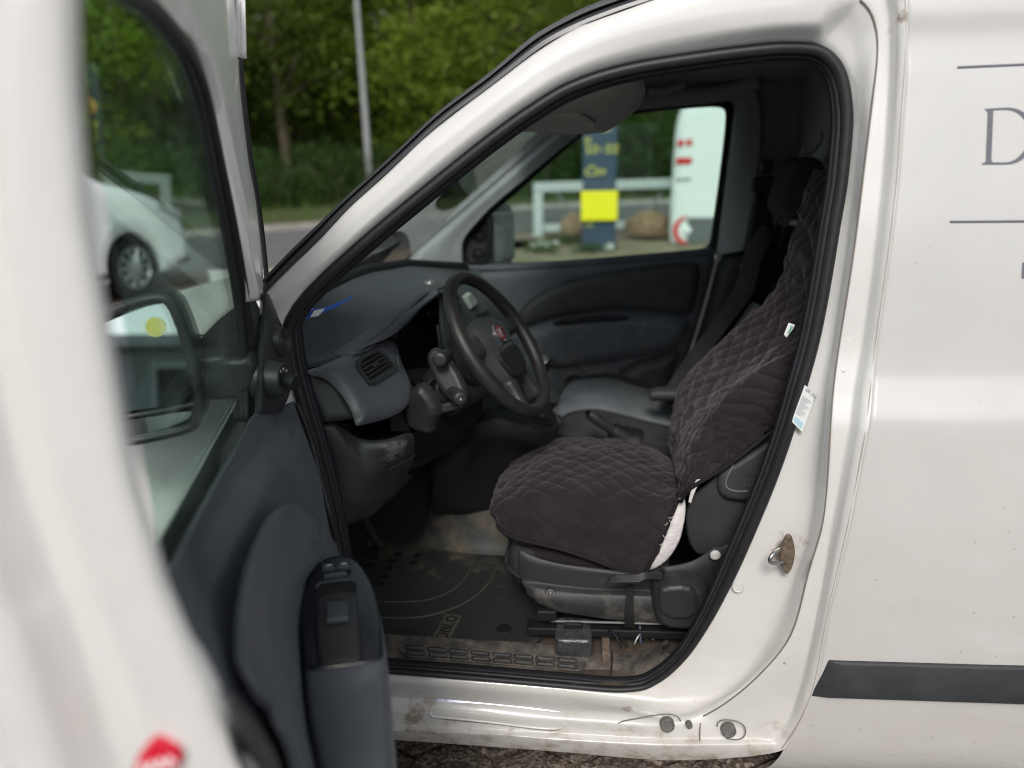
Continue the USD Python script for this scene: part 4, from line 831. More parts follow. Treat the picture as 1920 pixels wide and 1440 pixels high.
# overhead console
oc = []
R0 = [(900, 262, .30), (960, 224, .32), (1020, 188, .33), (1085, 166, .34), (1150, 150, .38), (1190, 146, .50), (1200, 150, .62)]
R1 = [(905, 256, .55), (965, 226, .50), (1030, 200, .45), (1095, 186, .42), (1150, 172, .44), (1192, 164, .55), (1206, 168, .65)]
R2 = [(915, 250, .75), (975, 231, .70), (1035, 213, .62), (1085, 208, .58), (1130, 200, .56), (1175, 182, .60), (1204, 180, .68)]
R3 = [(930, 246, .80), (985, 240, .80), (1040, 236, .76), (1085, 238, .72), (1125, 232, .68), (1165, 212, .66), (1200, 190, .70)]
R4 = [(950, 243, .95), (1000, 244, .95), (1050, 246, .92), (1090, 248, .88), (1125, 245, .82), (1160, 228, .75), (1198, 194, .74)]
R5 = [(960, 210, 1.3), (1010, 210, 1.3), (1060, 210, 1.25), (1100, 200, 1.2), (1140, 190, 1.1), (1170, 180, 1.0), (1200, 175, .9)]
cns = part(van, 'overhead_console', shell(net([R0, R1, R2, R3, R4, R5], 50, 60), .006), m_console, smooth=True)
lid = [(985, 212), (1030, 210), (1074, 211), (1085, 214), (1117, 233), (1119, 239), (1112, 243), (1085, 245), (1030, 244), (985, 242), (955, 238), (962, 226)]
part(cns, 'console_lid', pad(lid, f3(onY(985, 240, .70), onY(1115, 242, .64), onY(1070, 210, .56)), .008, .012, 1), m_console, smooth=50)

# ---------------------------------------------------------------- dashboard
D_ = []
D_.append([(520, 592, .15), (575, 557, .32), (612, 540, .5), (652, 521, .72), (692, 508, .95), (762, 497, 1.25), (872, 503, 1.56)])
D_.append([(535, 606, .15), (588, 577, .32), (640, 553, .5), (690, 532, .72), (735, 518, .95), (795, 508, 1.22), (880, 512, 1.56)])
D_.append([(548, 640, .15), (604, 615, .30), (668, 578, .46), (728, 552, .64), (780, 532, .85), (835, 520, 1.10), (890, 520, 1.56)])
D_.append([(553, 672, .15), (618, 662, .26), (682, 620, .38), (748, 571, .52), (790, 543, .66), (852, 522, .95), (905, 530, 1.56)])
D_.append([(556, 684, .15), (632, 668, .25), (704, 628, .355), (760, 588, .49), (802, 552, .64), (866, 520, .93), (930, 545, 1.56)])
dash = part(van, 'dashboard', shell(net(D_, 60, 90), .01), m_dash, smooth=True)
# windscreen base cover
part(dash, 'demister_strip', tube(np.array([onY(x, y-2, Y+.02) for x, y, Y in D_[0]]), .018, 10), m_black, smooth=True)
# vent panel: brow of the binnacle, face round the vent
brow = [[(618, 662, .26), (682, 620, .38), (748, 571, .52), (790, 543, .66), (824, 544, .68)], [(632, 664, .256), (700, 626, .365), (760, 586, .49), (797, 558, .62), (822, 548, .67)],
        [(648, 662, .258), (712, 632, .365), (763, 600, .47), (791, 574, .57), (817, 555, .65)], [(660, 656, .262), (718, 638, .37), (758, 612, .47), (786, 582, .57), (815, 560, .66)]]
part(dash, 'binnacle_hood', shell(net(brow, 40, 60), .012), m_dashg, smooth=True)
VX = onY(686, 700, .30)[0]
fv_ = f3(onY(646, 688, .235), onY(688, 664, .355), onY(682, 734, .235))
face = [(574, 694), (596, 688), (640, 668), (680, 648), (715, 636), (738, 648), (742, 662), (748, 688), (762, 716), (770, 740), (764, 762), (745, 778), (705, 790), (680, 796), (668, 798), (664, 772), (640, 734), (610, 706), (582, 702)]
ho = px2([(644, 688), (688, 664), (698, 668), (728, 698), (726, 706), (682, 734), (674, 730)], fv_)
fp = chaikin(px2(face, fv_), 2)
pan = pillow(fp, fv_, .022, .03, res=.006)
part(dash, 'vent_panel', pan, m_dashg, smooth=60)
hp = Polygon(chaikin(ho, 2))
vent = part(dash, 'air_vent', prism(hp.difference(hp.buffer(-.009)), fv_, .010, .030), m_soft)
part(vent, 'vent_recess', prism(hp.buffer(-.004), fv_, .016, .0235), m_black)
c2 = px2([(646, 688), (688, 664), (727, 702), (682, 733)], fv_); a0, a1, a3, a2 = c2[0], c2[1], c2[3], c2[2]
for k in range(6):
    t = (k+.7)/6.5; l, r = a0+(a3-a0)*t, a1+(a2-a1)*t; l, r = l+(r-l)*.09, r+(l-r)*.09
    P3 = [fv_[0]+q[0]*fv_[1]+q[1]*fv_[2]+.0275*fv_[3] for q in (l, r)]; part(vent, 'vent_slat', tube(np.array(P3), .0028, 6, flat=.6), m_soft)
cc = (a0+a1+a2+a3)/4; part(vent, 'vent_tab', rbox(fv_[0]+cc[0]*fv_[1]+cc[1]*fv_[2]+.031*fv_[3], (.022, .006, .008), .002, ax=[fv_[1], fv_[2], fv_[3]]), m_soft)
# dark end block by the door and lower dash
part(dash, 'end_block', pad([(553, 690), (600, 692), (622, 704), (640, 728), (662, 768), (668, 778), (664, 786), (612, 792), (600, 790), (585, 760), (562, 715)], f3(onY(560, 700, .17), onY(660, 770, .20), onY(605, 785, .17)), .03, .02, 1), m_trim, smooth=50)
LD = [[(596, 800, .165), (622, 793, .18), (648, 806, .20), (676, 822, .215), (715, 824, .225), (752, 814, .26), (772, 812, .32)],
      [(600, 812, .16), (626, 803, .17), (652, 822, .185), (682, 842, .20), (718, 842, .21), (758, 832, .245), (778, 830, .31)],
      [(612, 850, .16), (640, 850, .165), (668, 868, .18), (692, 884, .195), (722, 870, .225), (752, 868, .28), (775, 866, .36)],
      [(625, 910, .16), (650, 930, .17), (676, 938, .19), (700, 930, .23), (720, 912, .28), (740, 898, .34), (765, 884, .42)],
      [(636, 968, .165), (660, 968, .20), (690, 962, .26), (712, 946, .34), (735, 930, .42), (752, 912, .48), (770, 895, .52)],
      [(640, 985, .22), (668, 980, .28), (700, 965, .36), (722, 945, .44), (742, 925, .52), (760, 908, .56), (775, 890, .6)]]
ld = part(dash, 'lower_panel', shell(net(LD, 50, 60), .01), m_worn, smooth=True)
part(dash, 'shelf_pocket', facing(gridmesh(densify(np.array([[onY(x, y, Y) for x, y, Y in r] for r in [[(655, 795, .24), (700, 790, .27), (760, 770, .36), (800, 745, .45)], [(655, 800, .52), (700, 800, .55), (750, 795, .6), (800, 780, .65)], [(650, 812, .22), (690, 826, .24), (735, 828, .26), (775, 815, .33)]]]), 20, 20))), m_black, smooth=True)
part(dash, 'shelf_divider', rbox(onY(750, 788, .40), (.05, .004, .06), .002), m_trim)
part(dash, 'fuse_cover_seam', tube(np.array([onY(x, y, Y-.004) for x, y, Y in [(730, 880, .225), (750, 870, .26), (778, 854, .33)]]), .003, 6), m_soft)
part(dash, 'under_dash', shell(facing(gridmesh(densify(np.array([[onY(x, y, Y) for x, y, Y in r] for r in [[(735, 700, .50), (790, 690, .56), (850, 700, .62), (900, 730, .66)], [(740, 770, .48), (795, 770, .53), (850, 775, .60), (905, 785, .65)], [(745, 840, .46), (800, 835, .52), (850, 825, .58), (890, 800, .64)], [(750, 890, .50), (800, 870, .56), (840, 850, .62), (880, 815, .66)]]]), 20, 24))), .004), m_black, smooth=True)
# binnacle: dark instrument recess
part(dash, 'instrument_recess', facing(gridmesh(densify(np.array([[onY(x, y, Y) for x, y, Y in r] for r in [[(741, 664, .39), (766, 612, .47), (790, 578, .57), (822, 550, .66), (838, 560, .68)], [(735, 660, .60), (752, 620, .72), (776, 590, .82), (800, 580, .9), (830, 590, .9)], [(742, 700, .58), (762, 690, .68), (790, 680, .76), (815, 660, .8), (840, 640, .8)], [(752, 700, .385), (785, 720, .45), (815, 712, .5), (835, 690, .55), (845, 660, .6)]]]), 24, 30))), m_gloss, smooth=True)
part(dash, 'instrument_rim', tube(curve([onY(x, y, Y) for x, y, Y in [(744, 668, .40), (756, 708, .39), (775, 728, .41), (800, 722, .45), (822, 690, .52), (824, 640, .6), (820, 610, .63)]], 30), .004, 8), m_trim, smooth=True)
# centre stack
cs1 = [[(824, 546, .70), (838, 528, .85), (872, 510, 1.02), (893, 506, 1.12), (905, 520, 1.2)], [(828, 560, .70), (850, 545, .82), (880, 528, .98), (902, 522, 1.08), (915, 535, 1.16)],
       [(828, 600, .70), (862, 590, .8), (895, 575, .93), (915, 560, 1.03), (935, 570, 1.12)], [(836, 660, .70), (868, 650, .78), (905, 635, .9), (930, 620, 1.0), (955, 630, 1.1)],
       [(850, 720, .70), (885, 715, .76), (925, 700, .86), (955, 690, .95), (975, 700, 1.05)], [(870, 770, .70), (905, 770, .74), (945, 760, .82), (975, 750, .9), (990, 760, 1.0)]]
csk = part(dash, 'centre_stack', shell(net(cs1, 40, 40), .01), m_dash, smooth=True)
fcs = f3(onY(866, 545, .86), onY(905, 535, 1.06), onY(905, 605, .95))
for nm, pp, m, t in [('radio_display', [(868, 556), (876, 548), (890, 566), (889, 575), (880, 580)], mat('pale_display', (.30, .34, .30), .15, .6), .012), ('centre_vent', [(890, 590), (908, 580), (916, 595), (898, 606)], m_black, .012), ('centre_vent', [(838, 555), (850, 549), (858, 562), (846, 570)], m_black, .010)]:
    vp = part(csk, nm, pad(pp, fcs, t, .006, 0), m, smooth=40)
    if m is m_black:
        P_ = px2(pp, fcs)
        for k in range(4):
            l, r = P_[0]+(P_[3]-P_[0])*(k+.5)/4, P_[1]+(P_[2]-P_[1])*(k+.5)/4
            part(vp, 'vent_slat', tube(np.array([fcs[0]+q[0]*fcs[1]+q[1]*fcs[2]+(t+.002)*fcs[3] for q in (l, r)]), .0022, 6), m_soft)
part(dash, 'alarm_button', lathe(onY(806, 531, .80), (.15, -.25, .95), [(-.01, .019), (.004, .018), (.007, .014), (.006, .010), (.008, .008), (.008, 0)], 28), m_steel, smooth=40)
# steering column, stalks, wheel
AX = np.array([math.cos(.573)*math.cos(-.211), math.cos(.573)*math.sin(-.211), math.sin(.573)]); WC = np.array((-.1986, .52, .9848))
WU = np.cross([0, 0, 1], AX); WU /= np.linalg.norm(WU); WV = np.cross(AX, WU)                 # WU: across, WV: up in the wheel plane
th = np.linspace(0, 2*np.pi, 120, endpoint=False)
sw = part(van, 'steering_wheel', tube(WC+.195*(np.cos(th)[:, None]*WU+np.sin(th)[:, None]*WV), 0.0170*(1+.12*np.exp(-((np.abs(((th+np.pi) % (2*np.pi))-np.pi)-.25)/.3)**2)+.12*np.exp(-((np.abs(((th) % (2*np.pi))-np.pi)-.25)/.3)**2)), 16, closed=True, up=AX), mat('worn_wheel_leather', (.0135, .012, .011), .46, .45, var=.35, scale=25, bump=.4, bscale=700, bdist=.001), smooth=True)
fw_ = (WC-AX*.022, WU, WV, AX)
hubp = [(-.120, .020), (-.112, .050), (-.07, .078), (0, .088), (.07, .078), (.112, .050), (.120, .020), (.098, -.012), (.082, -.050), (.066, -.092), (.035, -.108), (-.035, -.108), (-.066, -.092), (-.082, -.050), (-.098, -.012)]
part(sw, 'wheel_hub', pillow(chaikin(hubp, 2), fw_, .036, .055, res=.007), m_trim, smooth=60)
part(sw, 'hub_insert', pillow(chaikin([(-.078, -.030), (-.05, -.016), (0, -.010), (.05, -.016), (.078, -.030), (.062, -.080), (.040, -.098), (0, -.102), (-.040, -.098), (-.062, -.080)], 2), (WC+AX*.009, WU, WV, AX), .007, .018, res=.006), m_black, smooth=60)
part(sw, 'hub_seam', tube(WC+AX*.0155+curve([(-.084, -.036), (-.052, -.013), (0, -.006), (.052, -.013), (.084, -.036)], 30)@np.array([WU, WV]), .0012, 6), m_soft, smooth=True)
for sx, sy, ex, ey, w0_, w1_ in [(-.085, .028, -.186, .020, .040, .024), (.085, .028, .186, .020, .040, .024), (-.050, -.085, -.068, -.178, .026, .018), (.050, -.085, .068, -.178, .026, .018)]:
    a, b = np.array((sx, sy)), np.array((ex, ey)); t = (b-a)/np.linalg.norm(b-a); nn = np.array((-t[1], t[0]))
    part(sw, 'spoke', pillow(chaikin([a+nn*w0_, a*.5+b*.5+nn*w1_*.9, b+nn*w1_*1.3, b-nn*w1_*1.3, a*.5+b*.5-nn*w1_*.9, a-nn*w0_], 2), (WC-AX*.014, WU, WV, AX), .017, .016, res=.007, back=.008), m_soft, smooth=60)
bo = WC+WV*.022+AX*.0165
bdg = part(sw, 'round_badge', lathe(bo, AX, [(-.004, .027), (.002, .027), (.004, .0245), (.003, .022), (.0028, 0)], 36), m_chrome, smooth=40)
part(bdg, 'badge_field', prism(Point(0, 0).buffer(.0215).intersection(shapely.box(-.0185, -.03, .0185, .03)), (bo, WU, WV, AX), .003, .0042), m_red)
for k, sgm in enumerate([[(-.013, -.011), (-.013, .011), (-.008, .011)], [(-.005, -.011), (-.005, .011)], [(-.0005, -.011), (.003, .011), (.0065, -.011)], [(.008, .011), (.0145, .011)]]):
    part(bdg, 'badge_letter', prism(LineString(sgm).buffer(.0011).intersection(Point(0, 0).buffer(.02)), (bo, WU, WV, AX), .0042, .0052), m_chrome)
col = part(van, 'column_shroud', lathe(WC-AX*.045, -AX, [(-.012, 0), (-.012, .072), (.0, .082), (.03, .086), (.055, .082), (.07, .06), (.075, 0)], 30), m_soft, smooth=60)
part(col, 'shroud_body', rbox(WC-AX*.15-WV*.03, (.11, .14, .17), .03, ax=[WU, WV, AX]), m_soft, smooth=50)
part(col, 'stalk_housing', pad([(801, 665), (815, 650), (830, 655), (860, 690), (880, 735), (868, 752), (845, 752), (828, 735), (805, 690)], f3(onY(812, 665, .40), onY(870, 735, .36), onY(835, 745, .36)), .018, .014, 1), m_soft, smooth=50)
part(col, 'lower_shroud', pad([(760, 745), (790, 712), (812, 730), (832, 768), (818, 792), (815, 812), (785, 806), (765, 790)], f3(onY(765, 750, .39), onY(826, 765, .36), onY(800, 805, .38)), .03, .02, 1), m_soft, smooth=50)
part(col, 'adjuster_lever', rbox(onY(840, 763, .37), (.07, .012, .022), .005, ax=[(1, 0, .25), (0, 1, 0), (-.25, 0, 1)]), m_trim)
def stalk(nm, a, b, r, cap=False):
    a, b = np.array(a), np.array(b); d = b-a; L = np.linalg.norm(d); d /= L
    s = part(col, nm, lathe(a, d, [(0, r*.75), (L*.35, r*.7), (L*.45, r*1.0), (L*.62, r*1.05), (L*.64, r*.92), (L*.66, r*1.08), (L*.94, r*1.05), (L*.98, r*.9), (L, r*.55), (L-.0015, r*.5), (L-.001, 0)], 24), m_soft, smooth=30)
    if cap: part(s, 'cap_mark', text('=', (b+d*.0006, WU, WV, d), (-.006, -.004), .010, .0008, True), m_white)
stalk('light_stalk', onY(838, 664, .44), onY(823, 675, .33), .0175); stalk('wiper_stalk', onY(838, 728, .40), onY(864, 748, .28), .0165, True)
part(col, 'stalk_socket', lathe(onY(838, 728, .40), onY(864, 748, .28)-onY(838, 728, .40), [(-.01, .03), (.012, .032), (.016, .026), (.008, .018)], 24), m_soft, smooth=40)

# gear console, gear lever, handbrake
gc = [[(800, 870, .66), (850, 815, .66), (890, 780, .66), (930, 772, .67), (980, 782, .68), (1025, 800, .70), (1040, 790, .76)], [(805, 880, .64), (858, 828, .64), (895, 792, .63), (932, 784, .63), (980, 795, .64), (1028, 812, .66), (1048, 800, .74)],
      [(812, 905, .63), (865, 855, .63), (900, 818, .62), (935, 815, .62), (985, 826, .63), (1026, 835, .66), (1046, 825, .75)], [(808, 945, .66), (868, 910, .66), (905, 860, .66), (940, 850, .66), (985, 852, .67), (1020, 858, .7), (1040, 850, .78)], [(815, 962, .69), (868, 962, .69), (905, 958, .70), (940, 955, .71), (985, 950, .73), (1015, 945, .75), (1035, 930, .8)]]
gcn = part(van, 'gear_console', shell(net(gc, 40, 50), .008), m_black, smooth=True)
top = [(892, 782, .66), (935, 772, .70), (985, 782, .72), (1025, 800, .74), (1043, 790, .80), (1030, 765, .95), (980, 745, 1.0), (930, 745, .95)]
part(gcn, 'console_top', facing(trimesh.convex.convex_hull(np.array([onY(*p) for p in top]+[onY(*p)-[0, 0, .02] for p in top])), (0, .8, 9)) if False else trimesh.convex.convex_hull(np.array([onY(*p) for p in top]+[onY(*p)-[0, 0, .02] for p in top])), m_black)
gb = onY(1008, 778, .84)
gl_ = part(van, 'gear_lever', lathe(gb-[0, 0, .03], onY(1018, 690, .84)-gb, [(0, .065), (.02, .06), (.05, .042), (.08, .028), (.11, .018), (.12, .008), (.16, .008)], 24), mat('gaiter_leather', (.012, .012, .013), .55, .4, var=.3, scale=50, bump=.6, bscale=70, bdist=.004), smooth=True)
part(gl_, 'gear_knob', lathe(onY(1014, 700, .84), onY(1018, 668, .84)-onY(1014, 700, .84), [(-.01, .012), (0, .02), (.02, .027), (.042, .026), (.055, .018), (.058, 0)], 24), m_gloss, smooth=True)
part(gl_, 'knob_inset', lathe(onY(1018, 674, .80), onY(1018, 660, .80)-onY(1018, 676, .82), [(0, .018), (.003, .012), (.004, 0)], 20), m_steel, smooth=True)
part(gl_, 'gaiter_ring', lathe(gb-[0, 0, .028], (0, 0, 1), [(0, .085), (.012, .082), (.016, .072), (.01, .066)], 30), m_soft, smooth=True)
hb0, hb1 = onY(1165, 818, .86), onY(1105, 776, .84)
hb = part(van, 'handbrake', tube(np.array([hb0, hb0*.6+hb1*.4, hb0*.3+hb1*.7, hb1]), [.017, .016, .018, .016], 14), m_soft, smooth=True)
part(hb, 'release_button', cyl(hb1, hb1+(hb1-hb0)*.08, .009), m_gloss)
hg = hb0-[0, 0, .0]; part(hb, 'handbrake_gaiter', lathe(hg+(hb0-hb1)*.35, (hb1-hb0), [(0, .055), (.02, .05), (.03, .036), (.045, .04), (.06, .028), (.075, .03), (.085, .02)], 20), m_black, smooth=True)

# ---------------------------------------------------------------- passenger seat
ps_rows = [[(1040, 766, 1.12), (1062, 722, 1.36), (1090, 706, 1.50), (1140, 700, 1.56), (1200, 714, 1.56), (1250, 735, 1.54)], [(1038, 775, 1.08), (1056, 735, 1.26), (1085, 714, 1.40), (1140, 712, 1.42), (1200, 728, 1.42), (1260, 750, 1.40)],
           [(1038, 790, 1.05), (1060, 752, 1.12), (1100, 738, 1.18), (1150, 745, 1.20), (1210, 760, 1.22), (1270, 778, 1.22)], [(1040, 805, 1.03), (1075, 790, 1.05), (1120, 782, 1.05), (1170, 792, 1.05), (1230, 806, 1.06), (1280, 815, 1.08)],
           [(1044, 812, 1.00), (1085, 815, .98), (1130, 818, .97), (1180, 824, .97), (1235, 832, .98), (1280, 838, 1.0)], [(1050, 835, 1.00), (1090, 850, .97), (1130, 860, .97), (1180, 866, .97), (1235, 870, .98), (1280, 870, 1.0)], [(1060, 880, 1.02), (1090, 890, 1.0), (1130, 900, 1.0), (1180, 900, 1.0), (1235, 900, 1.0), (1280, 900, 1.0)]]
pseat = part(van, 'passenger_seat', shell(net(ps_rows, 50, 60), .02), m_fblack, smooth=True)
gp = [(1043, 776), (1058, 740), (1076, 720), (1096, 714), (1140, 720), (1200, 742), (1262, 768), (1262, 802), (1200, 790), (1140, 778), (1090, 771), (1060, 772), (1046, 782)]
gn = [[(1043, 774, 1.085), (1057, 733, 1.25), (1084, 713, 1.395), (1140, 711, 1.415), (1200, 727, 1.415), (1262, 750, 1.39)], [(1041, 787, 1.06), (1059, 750, 1.125), (1099, 737, 1.18), (1150, 744, 1.195), (1210, 759, 1.215), (1272, 778, 1.215)], [(1042, 799, 1.035), (1070, 775, 1.065), (1116, 768, 1.075), (1168, 776, 1.08), (1226, 790, 1.09), (1282, 802, 1.10)]]
gG = densify(np.array([[onY(x, y, Y)+[0, -.004, .005] for x, y, Y in r] for r in gn]), 24, 40); part(pseat, 'grey_cushion_centre', shell(facing(gridmesh(gG)), .012), m_fgrey, smooth=True)
pb = [[(1262, 760, 1.10), (1300, 700, 1.08), (1360, 620, 1.06), (1415, 540, 1.04), (1430, 480, 1.04), (1445, 455, 1.08)], [(1270, 740, 1.30), (1310, 690, 1.28), (1372, 606, 1.26), (1412, 530, 1.25), (1432, 470, 1.22), (1452, 444, 1.22)], [(1285, 730, 1.50), (1325, 680, 1.48), (1392, 590, 1.47), (1425, 520, 1.45), (1445, 470, 1.42), (1470, 440, 1.40)], [(1330, 740, 1.54), (1370, 690, 1.52), (1430, 600, 1.5), (1470, 520, 1.48), (1490, 470, 1.46), (1500, 450, 1.42)]]
pbk = part(pseat, 'passenger_backrest', shell(net(pb, 40, 50), .05), m_fblack, smooth=True)
sg = [[(1366, 622, 1.12), (1382, 604, 1.12), (1398, 580, 1.12), (1412, 560, 1.12)], [(1385, 622, 1.04), (1398, 606, 1.04), (1414, 582, 1.04), (1424, 568, 1.04)]]
part(pbk, 'grey_back_centre', shell(facing(gridmesh(densify(np.array([[onY(x, y, Y)+[-.01, -.03, .0] for x, y, Y in r] for r in sg]), 8, 16))), .01), m_fgrey, smooth=True)
hc = onY(1489, 352, 1.25); up = np.array((.28, 0, .96)); fwd = np.array((-.96, 0, .28))
part(pseat, 'passenger_headrest', rbox(hc, (.10, .27, .20), .048, ax=[fwd, (0, 1, 0), up]), m_fblack, smooth=True)
for dy in (-.06, .06): part(pseat, 'headrest_post', cyl(hc+[0, dy, 0]-up*.19, hc+[0, dy, 0]-up*.08, .007), m_soft)
part(pseat, 'passenger_armrest', join(tube(curve([onY(1218, 742, 1.02), onY(1240, 738, 1.02), onY(1290, 742, 1.02), onY(1340, 748, 1.03)], 20), np.linspace(.025, .036, 20), 16, flat=.8)), m_trim, smooth=True)
part(pseat, 'seat_frame', rbox((.06, 1.28, .40), (.42, .46, .22), .03), m_black)

# ---------------------------------------------------------------- driver seat (under the cover)
ds_ = part(van, 'driver_seat', rbox((.03, .50, .47), (.40, .44, .14), .05), m_fblack, smooth=True)
bsh = [[(1318, 915, .27), (1292, 938, .27), (1285, 975, .27), (1290, 1015, .275), (1310, 1040, .28), (1340, 1040, .29)], [(1355, 880, .245), (1340, 925, .24), (1338, 970, .24), (1345, 1000, .24), (1352, 1030, .25), (1362, 1035, .26)], [(1410, 850, .25), (1395, 900, .24), (1390, 950, .24), (1388, 990, .245), (1385, 1020, .25), (1385, 1030, .26)], [(1480, 800, .30), (1460, 870, .30), (1440, 940, .30), (1430, 980, .30), (1420, 1010, .3), (1415, 1025, .3)]]
bol = part(ds_, 'back_bolster', shell(net(bsh, 30, 40), .04), m_fblack, smooth=True)
ab = f3(onY(1355, 880, .236), onY(1345, 930, .232), onY(1400, 925, .234))
abp = [(1352, 880), (1400, 852), (1450, 815), (1455, 850), (1425, 930), (1405, 938), (1372, 936), (1350, 928), (1343, 905)]
abk = part(bol, 'airbag_panel', pad(abp, ab, .014, .012, 1), m_trim, smooth=50)
part(abk, 'airbag_lettering', text('AIRBAG', (pl(1384, 911, ab[0]+ab[3]*.0145, ab[3]), np.array((1., 0, .0)), np.array((.25, 0, 1.)), ab[3]), (0, 0), .017, .0008), m_dash)
part(bol, 'panel_groove', tube(curve([pl(x, y, ab[0]+ab[3]*.0142, ab[3]) for x, y in [(1375, 870), (1362, 900), (1362, 912), (1372, 919), (1402, 920)]], 24), .0014, 6), m_strut, smooth=True)
dsb = part(ds_, 'driver_backrest', trimesh.convex.convex_hull(np.array([(x, y, z) for y in (.38, .68) for x, z in ((.42, .66), (.50, .62), (.68, 1.28), (.76, 1.26))])), m_fblack)
part(ds_, 'driver_headrest', rbox((.66, .5, 1.46), (.10, .26, .20), .045, ax=[fwd, (0, 1, 0), up]), m_cover, smooth=True)
# plastic seat base
pbz = [[(975, 1030, .255), (1010, 1046, .245), (1060, 1058, .24), (1130, 1066, .24), (1200, 1076, .24), (1260, 1085, .24), (1300, 1092, .245)], [(972, 1050, .25), (1005, 1060, .238), (1060, 1070, .234), (1130, 1076, .232), (1200, 1082, .232), (1260, 1090, .234), (1300, 1098, .24)],
       [(976, 1084, .25), (1005, 1090, .240), (1060, 1098, .236), (1130, 1104, .234), (1200, 1106, .234), (1260, 1110, .236), (1300, 1115, .24)], [(982, 1100, .24), (1010, 1106, .222), (1060, 1112, .218), (1130, 1116, .216), (1200, 1118, .216), (1260, 1120, .218), (1300, 1124, .225)],
       [(990, 1115, .238), (1012, 1120, .215), (1060, 1130, .210), (1130, 1137, .208), (1200, 1140, .208), (1260, 1142, .21), (1300, 1146, .22)], [(1000, 1122, .245), (1016, 1132, .222), (1060, 1142, .218), (1130, 1150, .216), (1200, 1158, .216), (1260, 1163, .218), (1300, 1168, .225)], [(1006, 1128, .27), (1020, 1138, .25), (1062, 1150, .24), (1130, 1160, .24), (1200, 1167, .24), (1260, 1173, .24), (1300, 1178, .24)]]
sbp = part(ds_, 'seat_base', shell(net(pbz, 60, 70), .012), m_base, smooth=True)
part(sbp, 'base_screw', lathe(onY(1032, 1111, .219), (0, -1, .15), [(0, .011), (.003, .0105), (.003, .007), (.0015, .0065), (.005, .0045), (.006, 0)], 24), m_steel, smooth=35)
part(sbp, 'screw_washer', lathe(onY(1032, 1111, .2185), (0, -1, .15), [(-.002, .0125), (.002, .0125), (.0022, .010)], 24), m_black)
rail = part(ds_, 'seat_rail', rbox((onY(1180, 1180, .25)), (.50, .045, .022), .004), m_black)
part(rail, 'rail_lip', rbox(onY(1180, 1168, .236)+[.03, 0, 0], (.44, .006, .004), .0015), m_strut)
part(rail, 'rail_end', rbox(onY(1025, 1148, .25), (.05, .04, .03), .006), m_black)
part(rail, 'rail_foot', rbox(onY(1075, 1172, .235), (.045, .02, .02), .004), m_black)
part(ds_, 'front_bar', tube(curve([onY(x, y, Y) for x, y, Y in [(962, 1010, .40), (955, 1028, .36), (950, 1050, .33), (952, 1062, .31), (965, 1075, .29), (985, 1088, .27)]], 30), .0065, 10), m_soft, smooth=True)
part(ds_, 'cushion_side', shell(net([[(955, 985, .33), (985, 1015, .30), (1040, 1030, .285), (1110, 1045, .28), (1180, 1060, .28)], [(968, 1020, .32), (990, 1040, .29), (1045, 1052, .275), (1115, 1062, .27), (1185, 1075, .27)], [(975, 1040, .32), (995, 1052, .29), (1050, 1062, .28), (1120, 1072, .275), (1185, 1085, .275)]], 16, 30), .01), m_cover, smooth=True)
rec = part(ds_, 'recliner_housing', pad([(1220, 1104), (1226, 1086), (1262, 1072), (1300, 1076), (1325, 1090), (1332, 1120), (1318, 1165), (1292, 1170), (1236, 1165), (1222, 1138)], fY(.215), .045, .022, 1), m_soft, smooth=50)
part(rec, 'recliner_face', pad([(1232, 1112), (1240, 1096), (1290, 1092), (1310, 1112), (1306, 1160), (1240, 1158)], fY(.172), .012, .014, 1), m_soft, smooth=50)
part(ds_, 'recliner_lever', shell(net([[(1139, 1083, .18), (1160, 1077, .178), (1190, 1076, .178), (1208, 1072, .18), (1225, 1072, .19), (1245, 1078, .20)], [(1141, 1090, .165), (1165, 1092, .162), (1195, 1092, .162), (1212, 1086, .168), (1228, 1086, .18), (1245, 1090, .20)]], 10, 30), .012), m_soft, smooth=True)
part(ds_, 'recliner_shell', shell(net([[(1240, 1062, .26), (1300, 1050, .25), (1345, 1022, .25), (1370, 1018, .25)], [(1245, 1078, .25), (1300, 1078, .24), (1350, 1060, .24), (1380, 1040, .24)], [(1300, 1110, .25), (1330, 1120, .24), (1360, 1110, .24), (1380, 1080, .24)]], 16, 24), .012), m_soft, smooth=True)
part(ds_, 'recliner_bolt', lathe(onY(1341, 1040, .232), (0, -1, 0), [(0, .012), (.004, .012), (.007, .008), (.007, 0)], 18), m_cream, smooth=30)

# floor covering at the sill, floor well under the seat
SILLZ = [[(560, 1238, .125), (735, 1250, .125), (900, 1262, .125), (1050, 1275, .125), (1150, 1282, .125), (1195, 1279, .125), (1230, 1262, .13), (1262, 1230, .13)],
         [(560, 1225, .135), (735, 1238, .135), (900, 1252, .135), (1050, 1266, .135), (1140, 1272, .135), (1180, 1268, .135), (1215, 1250, .14), (1246, 1222, .14)],
         [(560, 1200, .185), (735, 1205, .185), (900, 1215, .185), (1040, 1226, .185), (1090, 1230, .185), (1145, 1240, .18), (1195, 1232, .185), (1240, 1212, .19)],
         [(560, 1184, .21), (735, 1190, .21), (900, 1200, .21), (1000, 1206, .21), (1070, 1216, .21), (1140, 1224, .205), (1195, 1222, .21), (1250, 1200, .215)],
         [(560, 1195, .225), (735, 1200, .225), (900, 1208, .225), (1000, 1214, .225), (1070, 1224, .225), (1140, 1232, .22), (1195, 1230, .225), (1255, 1206, .235)]]
stm = part(van, 'sill_trim', shell(net(SILLZ, 30, 80), .006), m_sillt, smooth=True)
